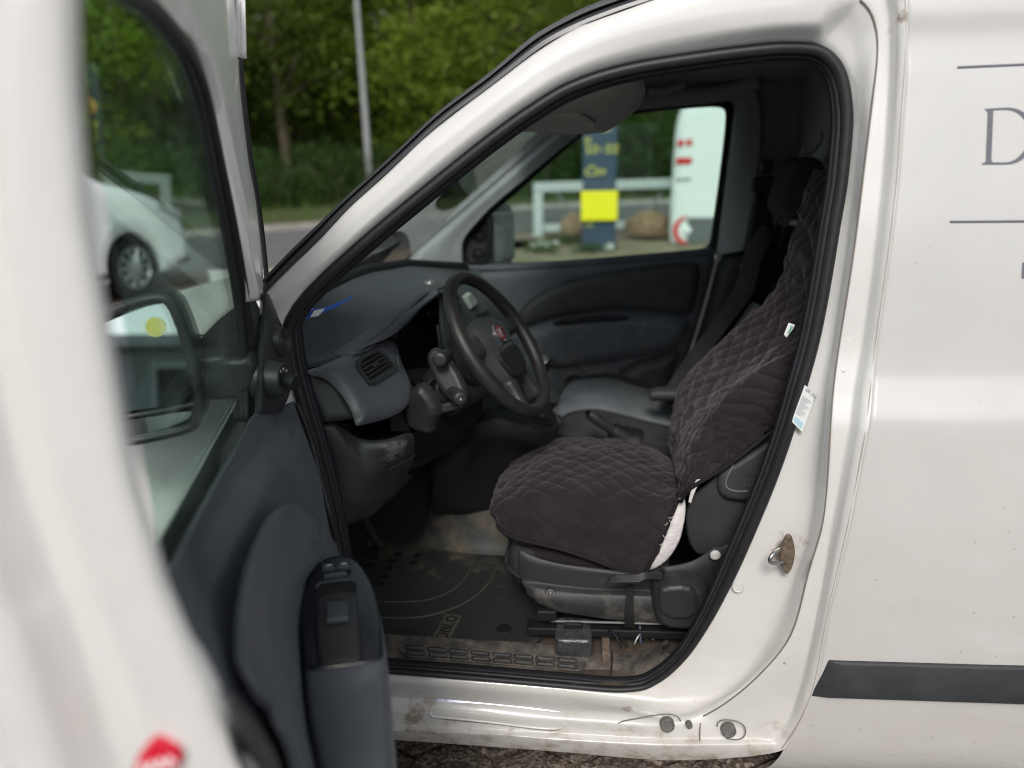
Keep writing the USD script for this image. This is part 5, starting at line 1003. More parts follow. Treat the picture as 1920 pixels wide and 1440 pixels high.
# moulded tread: frame line and two rows of long pads
p0, p1, p2_, p3_ = (752, 1208), (1093, 1236), (1092, 1257), (757, 1229)
def sillp(u, v): # u along 0..1, v 0 (inner) ..1 (outer)
    x = (p0[0]*(1-u)+p1[0]*u)*(1-v)+(p3_[0]*(1-u)+p2_[0]*u)*v; y = (p0[1]*(1-u)+p1[1]*u)*(1-v)+(p3_[1]*(1-u)+p2_[1]*u)*v
    return onY(x, y, .178-.032*v)
ft = f3(sillp(0, 0), sillp(1, 0), sillp(.5, 1))
part(stm, 'tread_frame', tube(np.array([fr_+ft[3]*.001 for fr_ in [sillp(u, v) for u, v in [(0.02, -.05), (.5, -.05), (.98, -.05), (1.01, .3), (1.01, .7), (.98, 1.05), (.5, 1.05), (.02, 1.05), (-.01, .7), (-.01, .3)]]]), .0022, 6, closed=True), m_sillt, smooth=True)
for k in range(8):
    for v in (.04, .54):
        u0, u1 = .02+k*.12, .02+k*.12+.107
        q = to2([sillp(u0, v+.06), sillp(u1, v+.06), sillp(u1, v+.40), sillp(u0, v+.40)], ft)
        part(stm, 'tread_pad', pillow(np.array(Polygon(q).buffer(-.003).buffer(.003).exterior.coords)[:-1], (ft[0], ft[1], ft[2], ft[3]), .007, .005, res=.006, back=.003), m_tread, smooth=50)
part(stm, 'trim_joint', tube(np.array([onY(x, y, Y) for x, y, Y in [(1143, 1277, .124), (1145, 1262, .134), (1148, 1240, .177), (1148, 1224, .203)]]), .0018, 6), m_black)
part(van, 'floor_bracket', rbox(onZ(1075, 1195, .315), (.09, .10, .055), .012), mat('pressed_black_steel', (.035, .035, .036), .3, .5, var=.6, scale=40, bump=.6, bscale=120, bdist=.003), smooth=45)
part(van, 'floor_bracket_side', rbox(onZ(1135, 1205, .30), (.02, .12, .03), .004), m_rust)
rg = np.random.default_rng(3)
for k in range(7):
    a = onZ(1165+k*12, 1215-k*3, .31); b = a+np.array((rg.uniform(-.05, .06), rg.uniform(.02, .10), rg.uniform(-.005, .03)))
    part(van, 'loose_wire', tube(curve([a, (a+b)/2+[0, 0, rg.uniform(.0, .03)], b], 12), .003, 6), [m_black, m_black, m_steel, m_navy, m_black, m_rust, m_strut][k], smooth=True)

# ================================================================ the open driver door
DTH = math.radians(75.5); DH = np.array((-.57, .04, 0.)); De = np.array((math.cos(DTH), -math.sin(DTH), 0)); Dn = np.array((math.sin(DTH), math.cos(DTH), 0))
lean = lambda z: .05*max(0., z-1.0)
def Dp(px, py, w):                              # point of the door at depth w (inwards positive)
    d = ray(px, py); z = 1.
    for _ in range(40):
        p = CAM+d*(((DH-CAM)@Dn+w+lean(z))/(d@Dn)); z = .5*z+.5*p[2]
    return p
def DW(s, z, w): return DH+De*s+Dn*(w+lean(z))+np.array((0, 0, z))
SE = .985
def onSp(px, py, s): return pl(px, py, DH+De*s, De)
def szw(p): return (p-DH)@De, p[2], (p-DH)@Dn-lean(p[2])
def dnet(rows, nu=40, nv=50, th=.004): return shell(facing(gridmesh(densify(np.array([[Dp(*q) if q[2] is not None else onSp(q[0], q[1], SE-.003) for q in r] for r in rows]), nu, nv))), th)
door = part(van, 'driver_door', dnet([
    [(552, 752, .003), (515, 771, -.03), (480, 775, -.043), (440, 848, -.045), (400, 920, -.047), (355, 1005, -.047), (312, 1090, None)],
    [(562, 790, .012), (530, 808, -.01), (498, 826, -.024), (462, 884, -.027), (424, 952, -.030), (378, 1040, -.030), (331, 1136, None)],
    [(585, 850, .028), (555, 868, .018), (524, 890, .010), (488, 936, .004), (448, 1006, -.001), (402, 1090, -.005), (353, 1186, None)],
    [(607, 925, .043), (585, 940, .037), (558, 960, .024), (524, 1004, .019), (480, 1074, .013), (437, 1156, .010), (379, 1242, None)],
    [(628, 1005, .054), (615, 1030, .049), (588, 1064, .040), (558, 1114, .032), (516, 1184, .025), (468, 1250, .024), (403, 1292, None)],
    [(645, 1080, .065), (640, 1120, .058), (618, 1182, .050), (588, 1238, .045), (548, 1292, .040), (498, 1330, .038), (426, 1346, None)],
    [(680, 1250, .078), (664, 1316, .068), (640, 1376, .06), (606, 1420, .055), (562, 1440, .05), (510, 1430, .048), (444, 1386, None)],
    [(720, 1500, .10), (700, 1560, .085), (676, 1600, .075), (640, 1620, .065), (600, 1610, .06), (545, 1560, .055), (484, 1470, None)],
    [(780, 1900, .11), (760, 1900, .10), (730, 1900, .085), (700, 1880, .07), (660, 1850, .06), (610, 1780, .06), (560, 1660, None)]], 60, 60), m_door, smooth=True)
part(door, 'window_weatherstrip', tube(curve([Dp(x, y, -.052) for x, y in [(474, 788), (440, 852), (400, 925), (355, 1010), (312, 1094)]], 30), .0075, 10), m_rubber, smooth=True)
# shut face at the rear of the door
c0 = [(143, -190, -.047), (145, -110, -.047), (145, 0, -.047), (150, 200, -.047), (162, 330, -.047), (175, 450, -.047), (210, 650, -.047), (245, 850, -.047), (290, 1010, -.047), (314, 1092, -.047), (333, 1138, -.022), (354, 1187, .002), (380, 1243, .019), (404, 1293, .034), (444, 1386, .046), (484, 1470, .055), (560, 1660, .062)]
G = []
for x, y, w in c0:
    s0, z0, w0 = szw(onSp(x, y, SE)); tot = max(.165, w0+.150)
    G.append([DW(s0+ds, z0, w0-f*tot) for ds, f in [(-.010 if z0 < 1.08 else -.004, -.005 if z0 < 1.08 else .0), (0, 0), (.007, .01), (.013, .05), (.013, .20), (.002, .30), (-.014, .40), (-.018, .50), (-.004, .58), (.012, .66), (.014, .78), (.004, .88), (.006, .97), (-.004, 1.0), (-.05, .99)]])
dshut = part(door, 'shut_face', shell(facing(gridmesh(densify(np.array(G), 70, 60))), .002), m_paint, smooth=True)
s1 = SE+.012
stk = [(252, 1446), (256, 1424), (272, 1404), (290, 1386), (312, 1392), (340, 1400), (344, 1416), (332, 1434), (306, 1450), (270, 1458)]
pcs = [Dp(x, y, -.04) for x, y in [(252, 1430), (340, 1410), (290, 1400)]]
# outer skin of the door
sk = [[DW(s, z, w) for s in (0.0, .3, .7, .985)] for z, w in ((.34, -.125), (.5, -.145), (.75, -.15), (.9, -.14), (.985, -.112), (1.035, -.084))]
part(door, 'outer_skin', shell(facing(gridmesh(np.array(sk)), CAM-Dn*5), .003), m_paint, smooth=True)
part(door, 'door_underside', facing(gridmesh(np.array([[DW(s, .34, w) for s in (0, .5, 1.0)] for w in (-.15, .05)])), (0, 0, -5)), m_paint)
# front window frame (white), with rubber run and outer seal
fr_rows = [[(150, -140, -.050), (200, -70, -.050), (287, 0, -.050), (333, 47, -.050), (363, 80, -.050), (393, 167, -.050), (417, 283, -.050), (437, 383, -.050), (453, 480, -.050), (465, 566, -.050)],
           [(156, -158, -.042), (212, -92, -.042), (330, -20, -.042), (362, 40, -.042), (388, 90, -.042), (413, 177, -.042), (436, 288, -.042), (456, 388, -.042), (470, 480, -.042), (481, 564, -.042)],
           [(160, -175, -.046), (220, -112, -.046), (380, -20, -.046), (404, 30, -.046), (420, 90, -.046), (434, 170, -.046), (452, 290, -.046), (469, 388, -.046), (481, 480, -.046), (489, 562, -.046)],
           [(165, -190, -.060), (230, -130, -.060), (444, -20, -.060), (446, 30, -.060), (447, 95, -.060), (451, 175, -.060), (465, 295, -.060), (481, 388, -.060), (491, 480, -.060), (496, 560, -.060)]]
wfr = part(door, 'window_frame', dnet(fr_rows, 30, 90, .012), m_paint, smooth=True)
run = [(150, -120, -.058), (190, -50, -.058), (268, 2, -.058), (318, 52, -.058), (352, 100, -.058), (382, 180, -.058), (405, 285, -.058), (426, 385, -.058), (444, 480, -.058), (460, 580, -.058), (470, 690, -.058), (474, 785, -.058)]
part(wfr, 'glass_run', tube(curve([Dp(*q) for q in run], 90), .0105, 12), m_rubber, smooth=True)
part(wfr, 'glass_run_lip', tube(curve([Dp(x-12, y+6, w-.006) for x, y, w in run], 90), .007, 10), m_rubber, smooth=True)
part(wfr, 'frame_seal', tube(curve([Dp(*q) for q in [(449, 112, -.064), (458, 200, -.064), (469, 290, -.064), (485, 388, -.064), (496, 480, -.064), (503, 548, -.064)]], 50), .0055, 10), m_rubber, smooth=True)
part(wfr, 'seal_end', pad([(490, 530), (500, 520), (508, 545), (506, 560), (497, 566), (490, 556)], frame(Dp(498, 545, -.064), De, Dn), .006, .004, 1), m_soft, smooth=40)
part(wfr, 'frame_end_cap', dnet([[(446, -30, -.056), (448, 40, -.056), (450, 108, -.056)], [(450, -30, -.050), (452, 40, -.050), (454, 107, -.050)], [(455, -30, -.058), (456, 40, -.058), (457, 105, -.058)]], 10, 20, .008), m_paint)
# door glass
gl = [szw(Dp(x, y, -.066))[:2] for x, y in [(130, -130), (190, -60), (268, 0), (318, 50), (352, 98), (382, 178), (405, 283), (426, 383), (444, 480), (460, 580), (470, 690), (474, 780), (440, 860), (400, 930), (355, 1015), (312, 1100)]]
s_r, z_r = gl[0]; gpoly = Polygon(gl).intersection(shapely.box(-1, 0, .985, 3)).buffer(.003)
m = trimesh.creation.extrude_polygon(gpoly, .004, engine='earcut'); m = m.subdivide_to_size(.12); gv = np.array([DW(s, z, -.068+h) for s, z, h in m.vertices])
part(door, 'window_glass', (gv, np.array(m.faces)), m_dglass, smooth=False)
# sail trim with tweeter and mirror adjuster
sail = part(door, 'mirror_sail', dnet([[(491, 549, -.048), (484, 600, -.048), (480, 660, -.048), (478, 720, -.048), (477, 774, -.048)], [(497, 549, -.037), (494, 602, -.034), (492, 660, -.033), (490, 720, -.033), (490, 774, -.036)], [(504, 552, -.035), (508, 600, -.026), (512, 660, -.022), (514, 720, -.021), (512, 774, -.028)], [(509, 566, -.042), (527, 597, -.026), (541, 650, -.010), (548, 712, -.002), (530, 768, -.014)]], 40, 40), m_soft, smooth=True)
ph = math.radians(19); tn = Dn*math.cos(ph)+De*math.sin(ph)
tc = Dp(532, 640, -.006)
twt = part(sail, 'tweeter', lathe(tc-tn*.045, tn, [(0, .037), (.02, .0335), (.034, .030), (.044, .028), (.047, .026), (.045, .0245)], 36), m_soft, smooth=50)
part(twt, 'tweeter_grille', lathe(tc-tn*.045, tn, [(.0445, .0245)]+[(.0445+(.0022 if k % 2 else .0), .0245-k*.0024) for k in range(10)]+[(.046, 0)], 32), m_soft, smooth=20)
kc = Dp(535, 712, .004)
adj = part(sail, 'mirror_adjuster', lathe(kc-tn*.05, tn, [(0, .042), (.02, .036), (.036, .032), (.046, .030), (.049, .028), (.046, .0255), (.046, 0)], 36), m_soft, smooth=50)
part(adj, 'adjuster_knob', lathe(kc-tn*.004, tn*.9+De*.25-np.array((0, 0, .1)), [(0, .010), (.006, .011), (.012, .0145), (.024, .0145), (.028, .0125), (.029, 0)], 24), m_black, smooth=40)
ku = np.cross(tn, (0, 0, 1)); ku /= np.linalg.norm(ku); kv = np.cross(ku, tn); kv *= np.sign(kv[2])
for a in (65, 100, 140, 175):
    part(adj, 'adjuster_mark', prism(Polygon([(-.0022, -.001), (.0022, -.001), (0, .0028)]), (kc-tn*.0035+ku*.0195*math.cos(math.radians(a))+kv*.0195*math.sin(math.radians(a)), ku, kv, tn), 0, .0008), m_white)
# armrest shield and box
colA = [(530, 947, .033), (490, 988, .030), (468, 1040, .026), (450, 1110, .024), (441, 1190, .024), (446, 1250, .030), (474, 1300, .042), (505, 1337, .050), (530, 1392, .060), (546, 1445, .066), (566, 1560, .07)]
def sh_(c, dx, dw, f=1.): return [(x+dx*f, y-2, w+dw) for x, y, w in c]
colC = [(562, 949, .044), (548, 1000, .040), (534, 1060, .037), (518, 1125, .036), (510, 1190, .038), (514, 1250, .045), (530, 1305, .055), (546, 1350, .063), (564, 1400, .072), (576, 1448, .077), (592, 1560, .082)]
colD = [(590, 967, .054), (602, 1012, .055)]+[(x, y, szw(onZ(x, y, .797))[2]) for x, y in [(603, 1046), (578, 1080), (564, 1120), (559, 1165), (562, 1235), (567, 1310), (578, 1385), (590, 1440), (612, 1560)]]
arm = part(door, 'door_armrest', dnet([colA, sh_(colA, 8, .012), sh_(colA, 24, .0135), colC, colD], 60, 70), m_door, smooth=True)
ZB = .795; FB = frame((0, 0, ZB), De, (0, 0, 1))
boxp = [(600, 1047), (637, 1037), (669, 1044), (691, 1071), (709, 1108), (720, 1165), (727, 1238), (734, 1317), (736, 1440), (736, 1640), (622, 1640), (592, 1440), (579, 1389), (568, 1317), (563, 1245), (559, 1165), (563, 1118), (576, 1076)]
bx = px2(boxp, FB); bx = chaikin(bx, 2)
FB0 = (FB[0]-np.array((0, 0, .05)), FB[1], FB[2], FB[3])
abox = part(door, 'armrest_box', pillow(bx, FB0, .05, .010, res=.008, back=.20), m_door, smooth=60)
gp_ = [(602, 1051), (637, 1042), (667, 1049), (688, 1076), (705, 1111), (715, 1166), (720, 1236), (700, 1244), (640, 1252), (574, 1259), (567, 1238), (564, 1165), (568, 1121), (580, 1081)]
swp = part(abox, 'switch_panel', pad(gp_, FB, .0045, .006, 1, res=.006), m_gloss, smooth=50)
FS_ = (FB[0]+np.array((0, 0, .0046)), FB[1], FB[2], FB[3])
part(swp, 'switch_block', pad([(600, 1063), (657, 1057), (660, 1068), (602, 1076)], FS_, .007, .003, 0), m_soft, smooth=40)
for pp in ([(604, 1060), (626, 1058), (627, 1067), (604, 1070)], [(632, 1057), (653, 1055), (655, 1064), (632, 1066)], [(606, 1079), (650, 1073), (651, 1077), (607, 1083)]):
    FK = (FS_[0]+np.array((0, 0, .0072)), FB[1], FB[2], FB[3]); part(swp, 'window_switch', pad(pp, FK, .004, .003, 0), m_dash, smooth=40)
for x, y in ((613, 1060), (641, 1057)):
    c = px2([(x, y), (x+8, y-1)], (FS_[0]+np.array((0, 0, .0115)), FB[1], FB[2], FB[3]))
    part(swp, 'switch_mark', prism(LineString(c).buffer(.0009), (FS_[0]+np.array((0, 0, .0112)), FB[1], FB[2], FB[3]), 0, .0006), m_white)
pk = [(590, 1099), (600, 1093), (660, 1086), (668, 1092), (670, 1130), (673, 1180), (682, 1236), (672, 1243), (606, 1250), (592, 1246), (589, 1170)]
pkt = part(abox, 'handle_recess', plate(pk, FS_, .0, .0012, 1), m_black)
FR = lambda h: (FS_[0]+np.array((0, 0, h)), FB[1], FB[2], FB[3])
rp = [[(594, 1122, .001), (640, 1110, .001), (668, 1112, .001)], [(594, 1145, .004), (640, 1140, .006), (669, 1136, .004)], [(595, 1185, .012), (638, 1180, .014), (672, 1176, .012)], [(598, 1225, .006), (640, 1222, .008), (676, 1218, .006)], [(604, 1247, .0), (642, 1243, .001), (674, 1240, .0)]]
part(pkt, 'handle_ramp', shell(facing(gridmesh(densify(np.array([[onZ(x, y, ZB+.005+h) for x, y, h in r] for r in rp]), 24, 20))), .002), m_soft, smooth=True)
part(pkt, 'release_lever', pad([(610, 1134), (652, 1129), (653, 1160), (612, 1166)], f3(onZ(610, 1134, ZB+.016), onZ(652, 1129, ZB+.016), onZ(612, 1166, ZB+.024)), .004, .003, 0), m_dash, smooth=40)
part(pkt, 'recess_rim', tube(np.array([onZ(x, y, ZB+.007) for x, y in [(592, 1102), (600, 1093), (630, 1089), (660, 1086), (667, 1091)]]), .0022, 8), m_dash, smooth=True)
# door pocket under the armrest
part(door, 'door_pocket', dnet([[(412, 1292, .046), (436, 1304, .052), (466, 1334, .056), (498, 1380, .061), (526, 1440, .066), (550, 1540, .07)], [(420, 1316, .052), (432, 1320, .062), (462, 1350, .065), (490, 1400, .068), (515, 1460, .07), (540, 1560, .074)], [(440, 1388, .052), (455, 1405, .052), (475, 1440, .055), (495, 1480, .06), (510, 1530, .062), (530, 1600, .066)], [(455, 1430, .058), (470, 1450, .058), (485, 1480, .06), (500, 1520, .062), (515, 1560, .066), (530, 1640, .07)]], 30, 40), m_trim, smooth=True)
# door check strap and inner hinge seal strip beside the opening
part(door, 'hinge_seal', tube(curve([Dp(x, y, w) for x, y, w in [(556, 756, .0), (574, 800, .016), (592, 860, .03), (612, 940, .048), (630, 1010, .058)]], 40), .007, 10), m_rubber, smooth=True)

# wing mirror
SM = .17
mir = part(door, 'wing_mirror', pillow(chaikin(px2([(100, 640), (150, 610), (195, 588), (250, 566), (298, 555), (318, 560), (337, 592), (362, 665), (371, 725), (377, 768), (374, 796), (356, 808), (300, 822), (250, 831), (200, 834), (130, 836), (100, 800)], frame(DH+De*SM, -Dn, De)), 2), frame(DH+De*SM, -Dn, De), .012, .012, res=.012, back=.085), m_black, smooth=50)
mn = De*1.+np.array((0, 0, .20))-Dn*.05; mn /= np.linalg.norm(mn)
def mglass(nm, pts, c, nrm):
    fr_ = frame(onSp(*c, SM+.036), -Dn, nrm); P_ = chaikin(px2(pts, fr_), 1)
    return part(mir, nm, prism(P_, fr_, -.004, .001), m_mirror)
g1 = [(110, 650), (150, 620), (195, 598), (230, 581), (280, 569), (300, 565), (310, 568), (318, 584), (333, 624), (353, 688), (359, 735), (354, 749), (310, 761), (220, 774), (130, 784), (112, 770)]
mg = mglass('mirror_glass', g1, (240, 680), mn)
mn2 = De+np.array((0, 0, -.04))+Dn*.20; mn2 /= np.linalg.norm(mn2)
mglass('blind_spot_glass', [(130, 800), (227, 789), (300, 779), (358, 769), (365, 779), (362, 793), (333, 807), (283, 822), (233, 826), (135, 828)], (250, 800), mn2)
rimp = np.array([onSp(x, y, SM+.034-.0*i) for i, (x, y) in enumerate([(98, 650), (150, 612), (195, 590), (250, 568), (298, 557), (315, 562), (334, 592), (358, 665), (367, 725), (371, 768), (368, 794), (352, 805), (300, 818), (250, 827), (200, 831), (130, 833), (98, 800)])])
part(mir, 'mirror_rim', tube(chaikin(rimp, 2), .0085, 10, closed=True), m_soft, smooth=True)
part(mir, 'mirror_divider', tube(np.array([onSp(x, y, SM+.040) for x, y in [(120, 795), (227, 782), (300, 770), (364, 757)]]), .005, 8), m_soft)
fr_ = frame(onSp(240, 680, SM+.036), -Dn, mn)
part(mg, 'round_sticker', prism(Point(px2([(293, 613)], fr_)[0]).buffer(.0165), fr_, .0013, .0018), mat('faded_yellow_sticker', (.50, .47, .12), .6, .3, var=.05))
part(mir, 'mirror_arm', pillow(chaikin(px2([(352, 652), (374, 664), (425, 655), (438, 668), (482, 656), (484, 742), (382, 752), (360, 745)], frame(DH+De*(SM-.02), -Dn, De)), 1), frame(DH+De*(SM-.02), -Dn, De), .02, .015, res=.01, back=.05), m_soft, smooth=50)
part(mir, 'mirror_foot', prism(chaikin(px2([(366, 650), (395, 612), (440, 575), (486, 552), (486, 668), (380, 672)], frame(DH+De*(SM-.09), -Dn, De)), 1), frame(DH+De*(SM-.09), -Dn, De), -.01, .01), m_soft)

# red sticker on the shut face
zz = szw(Dp(300, 1410, .0))[1]
fst = f3(*[onSp(x, y, s1+.004) for x, y in [(252, 1430), (340, 1410), (290, 1395)]])
rsk = part(dshut, 'red_sticker', plate(stk, fst, -.006, .004, 1), m_redst)
tb = px2([(262, 1436), (330, 1418)], fst); ta = math.atan2(tb[1][1]-tb[0][1], tb[1][0]-tb[0][0])
part(rsk, 'sticker_lettering', text('MAUT', fst, tuple(tb[0]-[0, .004]), .012, .0006, True, ang=ta), m_white) if False else None
for k in range(4):
    c = tb[0]+(tb[1]-tb[0])*(k+.5)/4; part(rsk, 'sticker_mark', prism(LineString([c-[.003, .004], c+[0, .004], c+[.003, -.003]]).buffer(.0012), fst, .004, .0046), m_white)

# ================================================================ things in and on the van
# quilted seat cover
def quilt(Gd, A=.009, L=.047, wr=.004, seed=0, fade=None):
    nu, nv = Gd.shape[:2]; v, f = gridmesh(Gd); v, f = facing((v, f)); nrm = vnormals(v, f).reshape(nu, nv, 3)
    du = np.linalg.norm(np.diff(Gd, axis=0), axis=2); dv = np.linalg.norm(np.diff(Gd, axis=1), axis=2)
    U = np.vstack([np.zeros((1, nv)), np.cumsum(du, 0)]); Vv = np.hstack([np.zeros((nu, 1)), np.cumsum(dv, 1)])
    U = U-U[nu//2:nu//2+1]*0; wob = (meshkit.fbm(Gd*9+seed, 3)-.5)
    a = (U+Vv)/math.sqrt(2)/L+wob*1.5; b = (U-Vv)/math.sqrt(2)/L+wob*1.2
    q = (np.abs(np.sin(np.pi*a))*np.abs(np.sin(np.pi*b)))**.30
    wrk = meshkit.fbm(Gd*np.array((26, 14, 40))+seed, 3)-.5; big = meshkit.fbm(Gd*7+seed+5, 3)-.5
    h = A*(q-.6)+wr*wrk*2.6+.024*big
    if fade is not None: h = h*fade(np.linspace(0, 1, nu)[:, None], np.linspace(0, 1, nv)[None])
    return shell((( Gd+nrm*h[..., None]).reshape(-1, 3), f), .006)
sc = thing('seat_cover', 'dark brown quilted protective cover draped over the driver seat', 'seat cover', (.05, .5, .6))
K = lambda rows: np.array([[onY(*q) for q in r] for r in rows])
cu = K([[(978, 880, .78), (1000, 850, .78), (1050, 832, .78), (1110, 827, .78), (1170, 830, .78), (1225, 846, .78), (1262, 870, .76)],
        [(972, 866, .74), (1000, 843, .73), (1050, 827, .72), (1110, 823, .72), (1170, 827, .72), (1228, 844, .72), (1264, 868, .70)],
        [(944, 892, .60), (985, 867, .59), (1045, 848, .58), (1110, 843, .58), (1172, 848, .58), (1228, 862, .57), (1266, 882, .56)],
        [(926, 922, .45), (965, 898, .44), (1035, 880, .44), (1110, 877, .44), (1175, 884, .44), (1232, 892, .43), (1270, 900, .42)],
        [(919, 948, .34), (950, 936, .32), (1030, 930, .31), (1110, 938, .305), (1180, 944, .30), (1238, 936, .30), (1274, 916, .30)],
        [(921, 963, .31), (952, 972, .275), (1030, 984, .262), (1110, 1000, .258), (1172, 1012, .255), (1226, 988, .258), (1274, 930, .275)],
        [(933, 984, .31), (958, 1006, .275), (1025, 1023, .262), (1100, 1045, .256), (1160, 1069, .253), (1202, 1079, .252), (1268, 940, .272)]])
cu = np.concatenate([(cu[:, :1]+[.03, .02, -.06]), cu], 1)
part(sc, 'cushion_cover', quilt(densify(cu, 230, 270), A=.0062, L=.046, wr=.004, seed=1), m_cover, smooth=True)
hem = [(933, 984, .305), (958, 1006, .270), (1025, 1023, .257), (1100, 1045, .251), (1160, 1069, .248), (1202, 1079, .247), (1225, 1040, .253), (1250, 985, .262), (1269, 940, .268)]
part(sc, 'hem_piping', tube(curve([onY(*q) for q in hem], 90), .0052, 10), m_piping, smooth=True)
bkc = K([[(1262, 872, .70), (1257, 814, .76), (1270, 742, .76), (1300, 694, .75), (1345, 652, .73), (1395, 609, .70), (1440, 564, .67), (1470, 507, .64), (1492, 407, .60), (1530, 320, .56)],
         [(1262, 866, .66), (1259, 810, .70), (1273, 740, .70), (1304, 692, .69), (1349, 651, .67), (1399, 608, .64), (1444, 566, .61), (1474, 510, .58), (1497, 407, .55), (1536, 318, .52)],
         [(1268, 885, .52), (1275, 835, .50), (1300, 778, .49), (1340, 735, .48), (1385, 698, .47), (1425, 662, .46), (1465, 618, .45), (1498, 560, .45), (1522, 450, .45), (1560, 330, .45)],
         [(1273, 892, .38), (1287, 846, .35), (1314, 792, .33), (1354, 744, .325), (1398, 711, .32), (1436, 687, .32), (1482, 654, .32), (1526, 590, .33), (1556, 470, .34), (1590, 345, .36)],
         [(1275, 896, .32), (1293, 850, .285), (1322, 794, .268), (1362, 747, .262), (1405, 714, .26), (1442, 690, .26), (1490, 660, .262), (1532, 595, .27), (1562, 474, .28), (1597, 348, .31)],
         [(1277, 915, .262), (1300, 878, .236), (1340, 836, .23), (1380, 800, .23), (1420, 768, .23), (1455, 742, .23), (1500, 712, .24), (1550, 620, .25), (1585, 480, .27), (1615, 350, .30)],
         [(1277, 938, .258), (1298, 911, .236), (1326, 894, .228), (1365, 870, .225), (1402, 842, .226), (1440, 813, .228), (1490, 770, .24), (1560, 650, .25), (1600, 500, .28), (1630, 350, .31)]])
part(sc, 'back_cover', quilt(densify(bkc, 220, 280), A=.0072, L=.050, wr=.005, seed=4, fade=lambda u, v: 1+.7*np.clip((u-.62)/.12, 0, 1)+0*v), m_cover, smooth=True)
part(sc, 'flap_piping', tube(curve([onY(*q) for q in [(1277, 940, .255), (1298, 913, .232), (1326, 896, .224), (1365, 872, .221), (1402, 844, .222), (1440, 815, .224), (1490, 772, .236)]], 60), .0052, 10), m_piping, smooth=True)
part(sc, 'white_lining', shell(net([[(1203, 1077, .262), (1222, 1045, .262), (1245, 1000, .268), (1266, 950, .272), (1280, 922, .275)], [(1212, 1072, .265), (1236, 1042, .262), (1260, 1000, .262), (1276, 960, .265), (1284, 935, .272)], [(1228, 1066, .272), (1256, 1044, .268), (1276, 1008, .266), (1284, 972, .268), (1286, 950, .275)]], 16, 40), .006), m_lining, smooth=True)
part(sc, 'lining_fold', shell(net([[(1291, 942, .235), (1297, 918, .23), (1308, 900, .226)], [(1296, 944, .235), (1305, 918, .23), (1318, 898, .226)]], 8, 20), .004), m_lining, smooth=True)
part(sc, 'care_tag', shell(net([[(1479, 605, .232), (1474, 617, .226), (1470, 628, .226)], [(1491, 609, .232), (1484, 621, .226), (1475, 633, .226)]], 8, 12), .001), m_white, smooth=True)
part(sc, 'tag_print', shell(net([[(1483, 611, .2275), (1478, 622, .223)], [(1487, 613, .2275), (1480, 625, .223)]], 4, 6), .0004), m_greent)
part(sc, 'elastic_strap', shell(net([[(1176, 1090, .205), (1173, 1130, .195), (1171, 1150, .192), (1171, 1177, .215)], [(1188, 1091, .205), (1188, 1130, .195), (1189, 1152, .192), (1190, 1178, .215)]], 4, 24), .002), mat('elastic_webbing', (.014, .014, .014), .85, .2, bump=.6, bscale=500), smooth=True)
for x, y, dx, dy in [(1272, 935, 8, -3), (1243, 1003, 7, 4), (1262, 968, -9, 2), (1246, 985, 6, -5), (1255, 975, 9, 5), (1236, 1022, 7, -4)]:
    part(sc, 'loose_thread', tube(curve([onY(x, y, .252), onY(x+dx*.5, y+dy*.7+2, .246), onY(x+dx, y+dy, .25)], 10), .0006, 5), m_lining)
rg = np.random.default_rng(9)

# rubber floor mat
fm = thing('floor_mat', 'dirty black rubber floor mat in the driver footwell', 'floor mat', (-.1, .5, .3))
MZ = .300
fmp = [(640, 1046), (690, 1022), (750, 1018), (830, 1032), (900, 1040), (965, 1043), (1000, 1075), (1045, 1125), (1022, 1166), (1012, 1212), (900, 1214), (735, 1204), (620, 1196), (610, 1120)]
FM = fZ(MZ); mp = px2(fmp, FM)
matp = part(fm, 'mat_sheet', pillow(chaikin(mp, 1), FM, .006, .01, res=.02), m_mat, smooth=50)
bkr = [onZ(x, y, MZ+.003) for x, y in [(690, 1023), (750, 1019), (830, 1033), (900, 1041), (965, 1044)]]
rr = []
for h, dy in [(0, 0), (.02, .02), (.05, .035), (.09, .05), (.125, .062)]: rr.append([p+[0, dy, h] for p in bkr])
part(fm, 'mat_upturn', shell(facing(gridmesh(densify(np.array(rr), 16, 24))), .005), m_mat, smooth=True)
for pts in ([(655, 1129), (715, 1128), (770, 1128), (812, 1122), (850, 1105), (873, 1082), (889, 1048)], [(655, 1158), (725, 1158), (785, 1157), (840, 1144), (885, 1122), (915, 1094), (937, 1052)]):
    part(matp, 'moulded_rib', tube(curve([onZ(x, y, MZ+.0068) for x, y in pts], 60), .0026, 6), mat('dusty_rib', (.062, .056, .044), .9, .2, var=.3) if not stage.GetPrimAtPath(LK+'dusty_rib') else UsdShade.Material.Get(stage, LK+'dusty_rib'), smooth=True)
for x, y in [(702, 1047), (746, 1040), (782, 1043), (694, 1062), (737, 1054), (775, 1057), (729, 1067), (721, 1082), (713, 1096), (706, 1032), (668, 1075), (660, 1100), (945, 1180)]:
    r = .020 if x > 900 else .0135; part(matp, 'moulded_stud', lathe(onZ(x, y, MZ+.005), (0, 0, 1), [(0, r), (.003, r*.92), (.0045, r*.7), (.0046, 0)], 18), m_black, smooth=40)
a, b = onZ(829, 1217, MZ), onZ(859, 1161, MZ); u_ = (b-a)/np.linalg.norm(b-a); L = np.linalg.norm(b-a)
tm = meshkit.text_mesh('DOBLO', .03, .002, False); Lx = tm.bounds[1][0]; k = L/Lx; tv = np.array(tm.vertices)*[k, k, 1]
FT = frame(a+[0, 0, .0062], u_, (0, 0, 1)); part(matp, 'raised_lettering', (FT[0]+tv[:, :1]*FT[1]+tv[:, 1:2]*FT[2]+tv[:, 2:]*FT[3], np.array(tm.faces)), m_black)
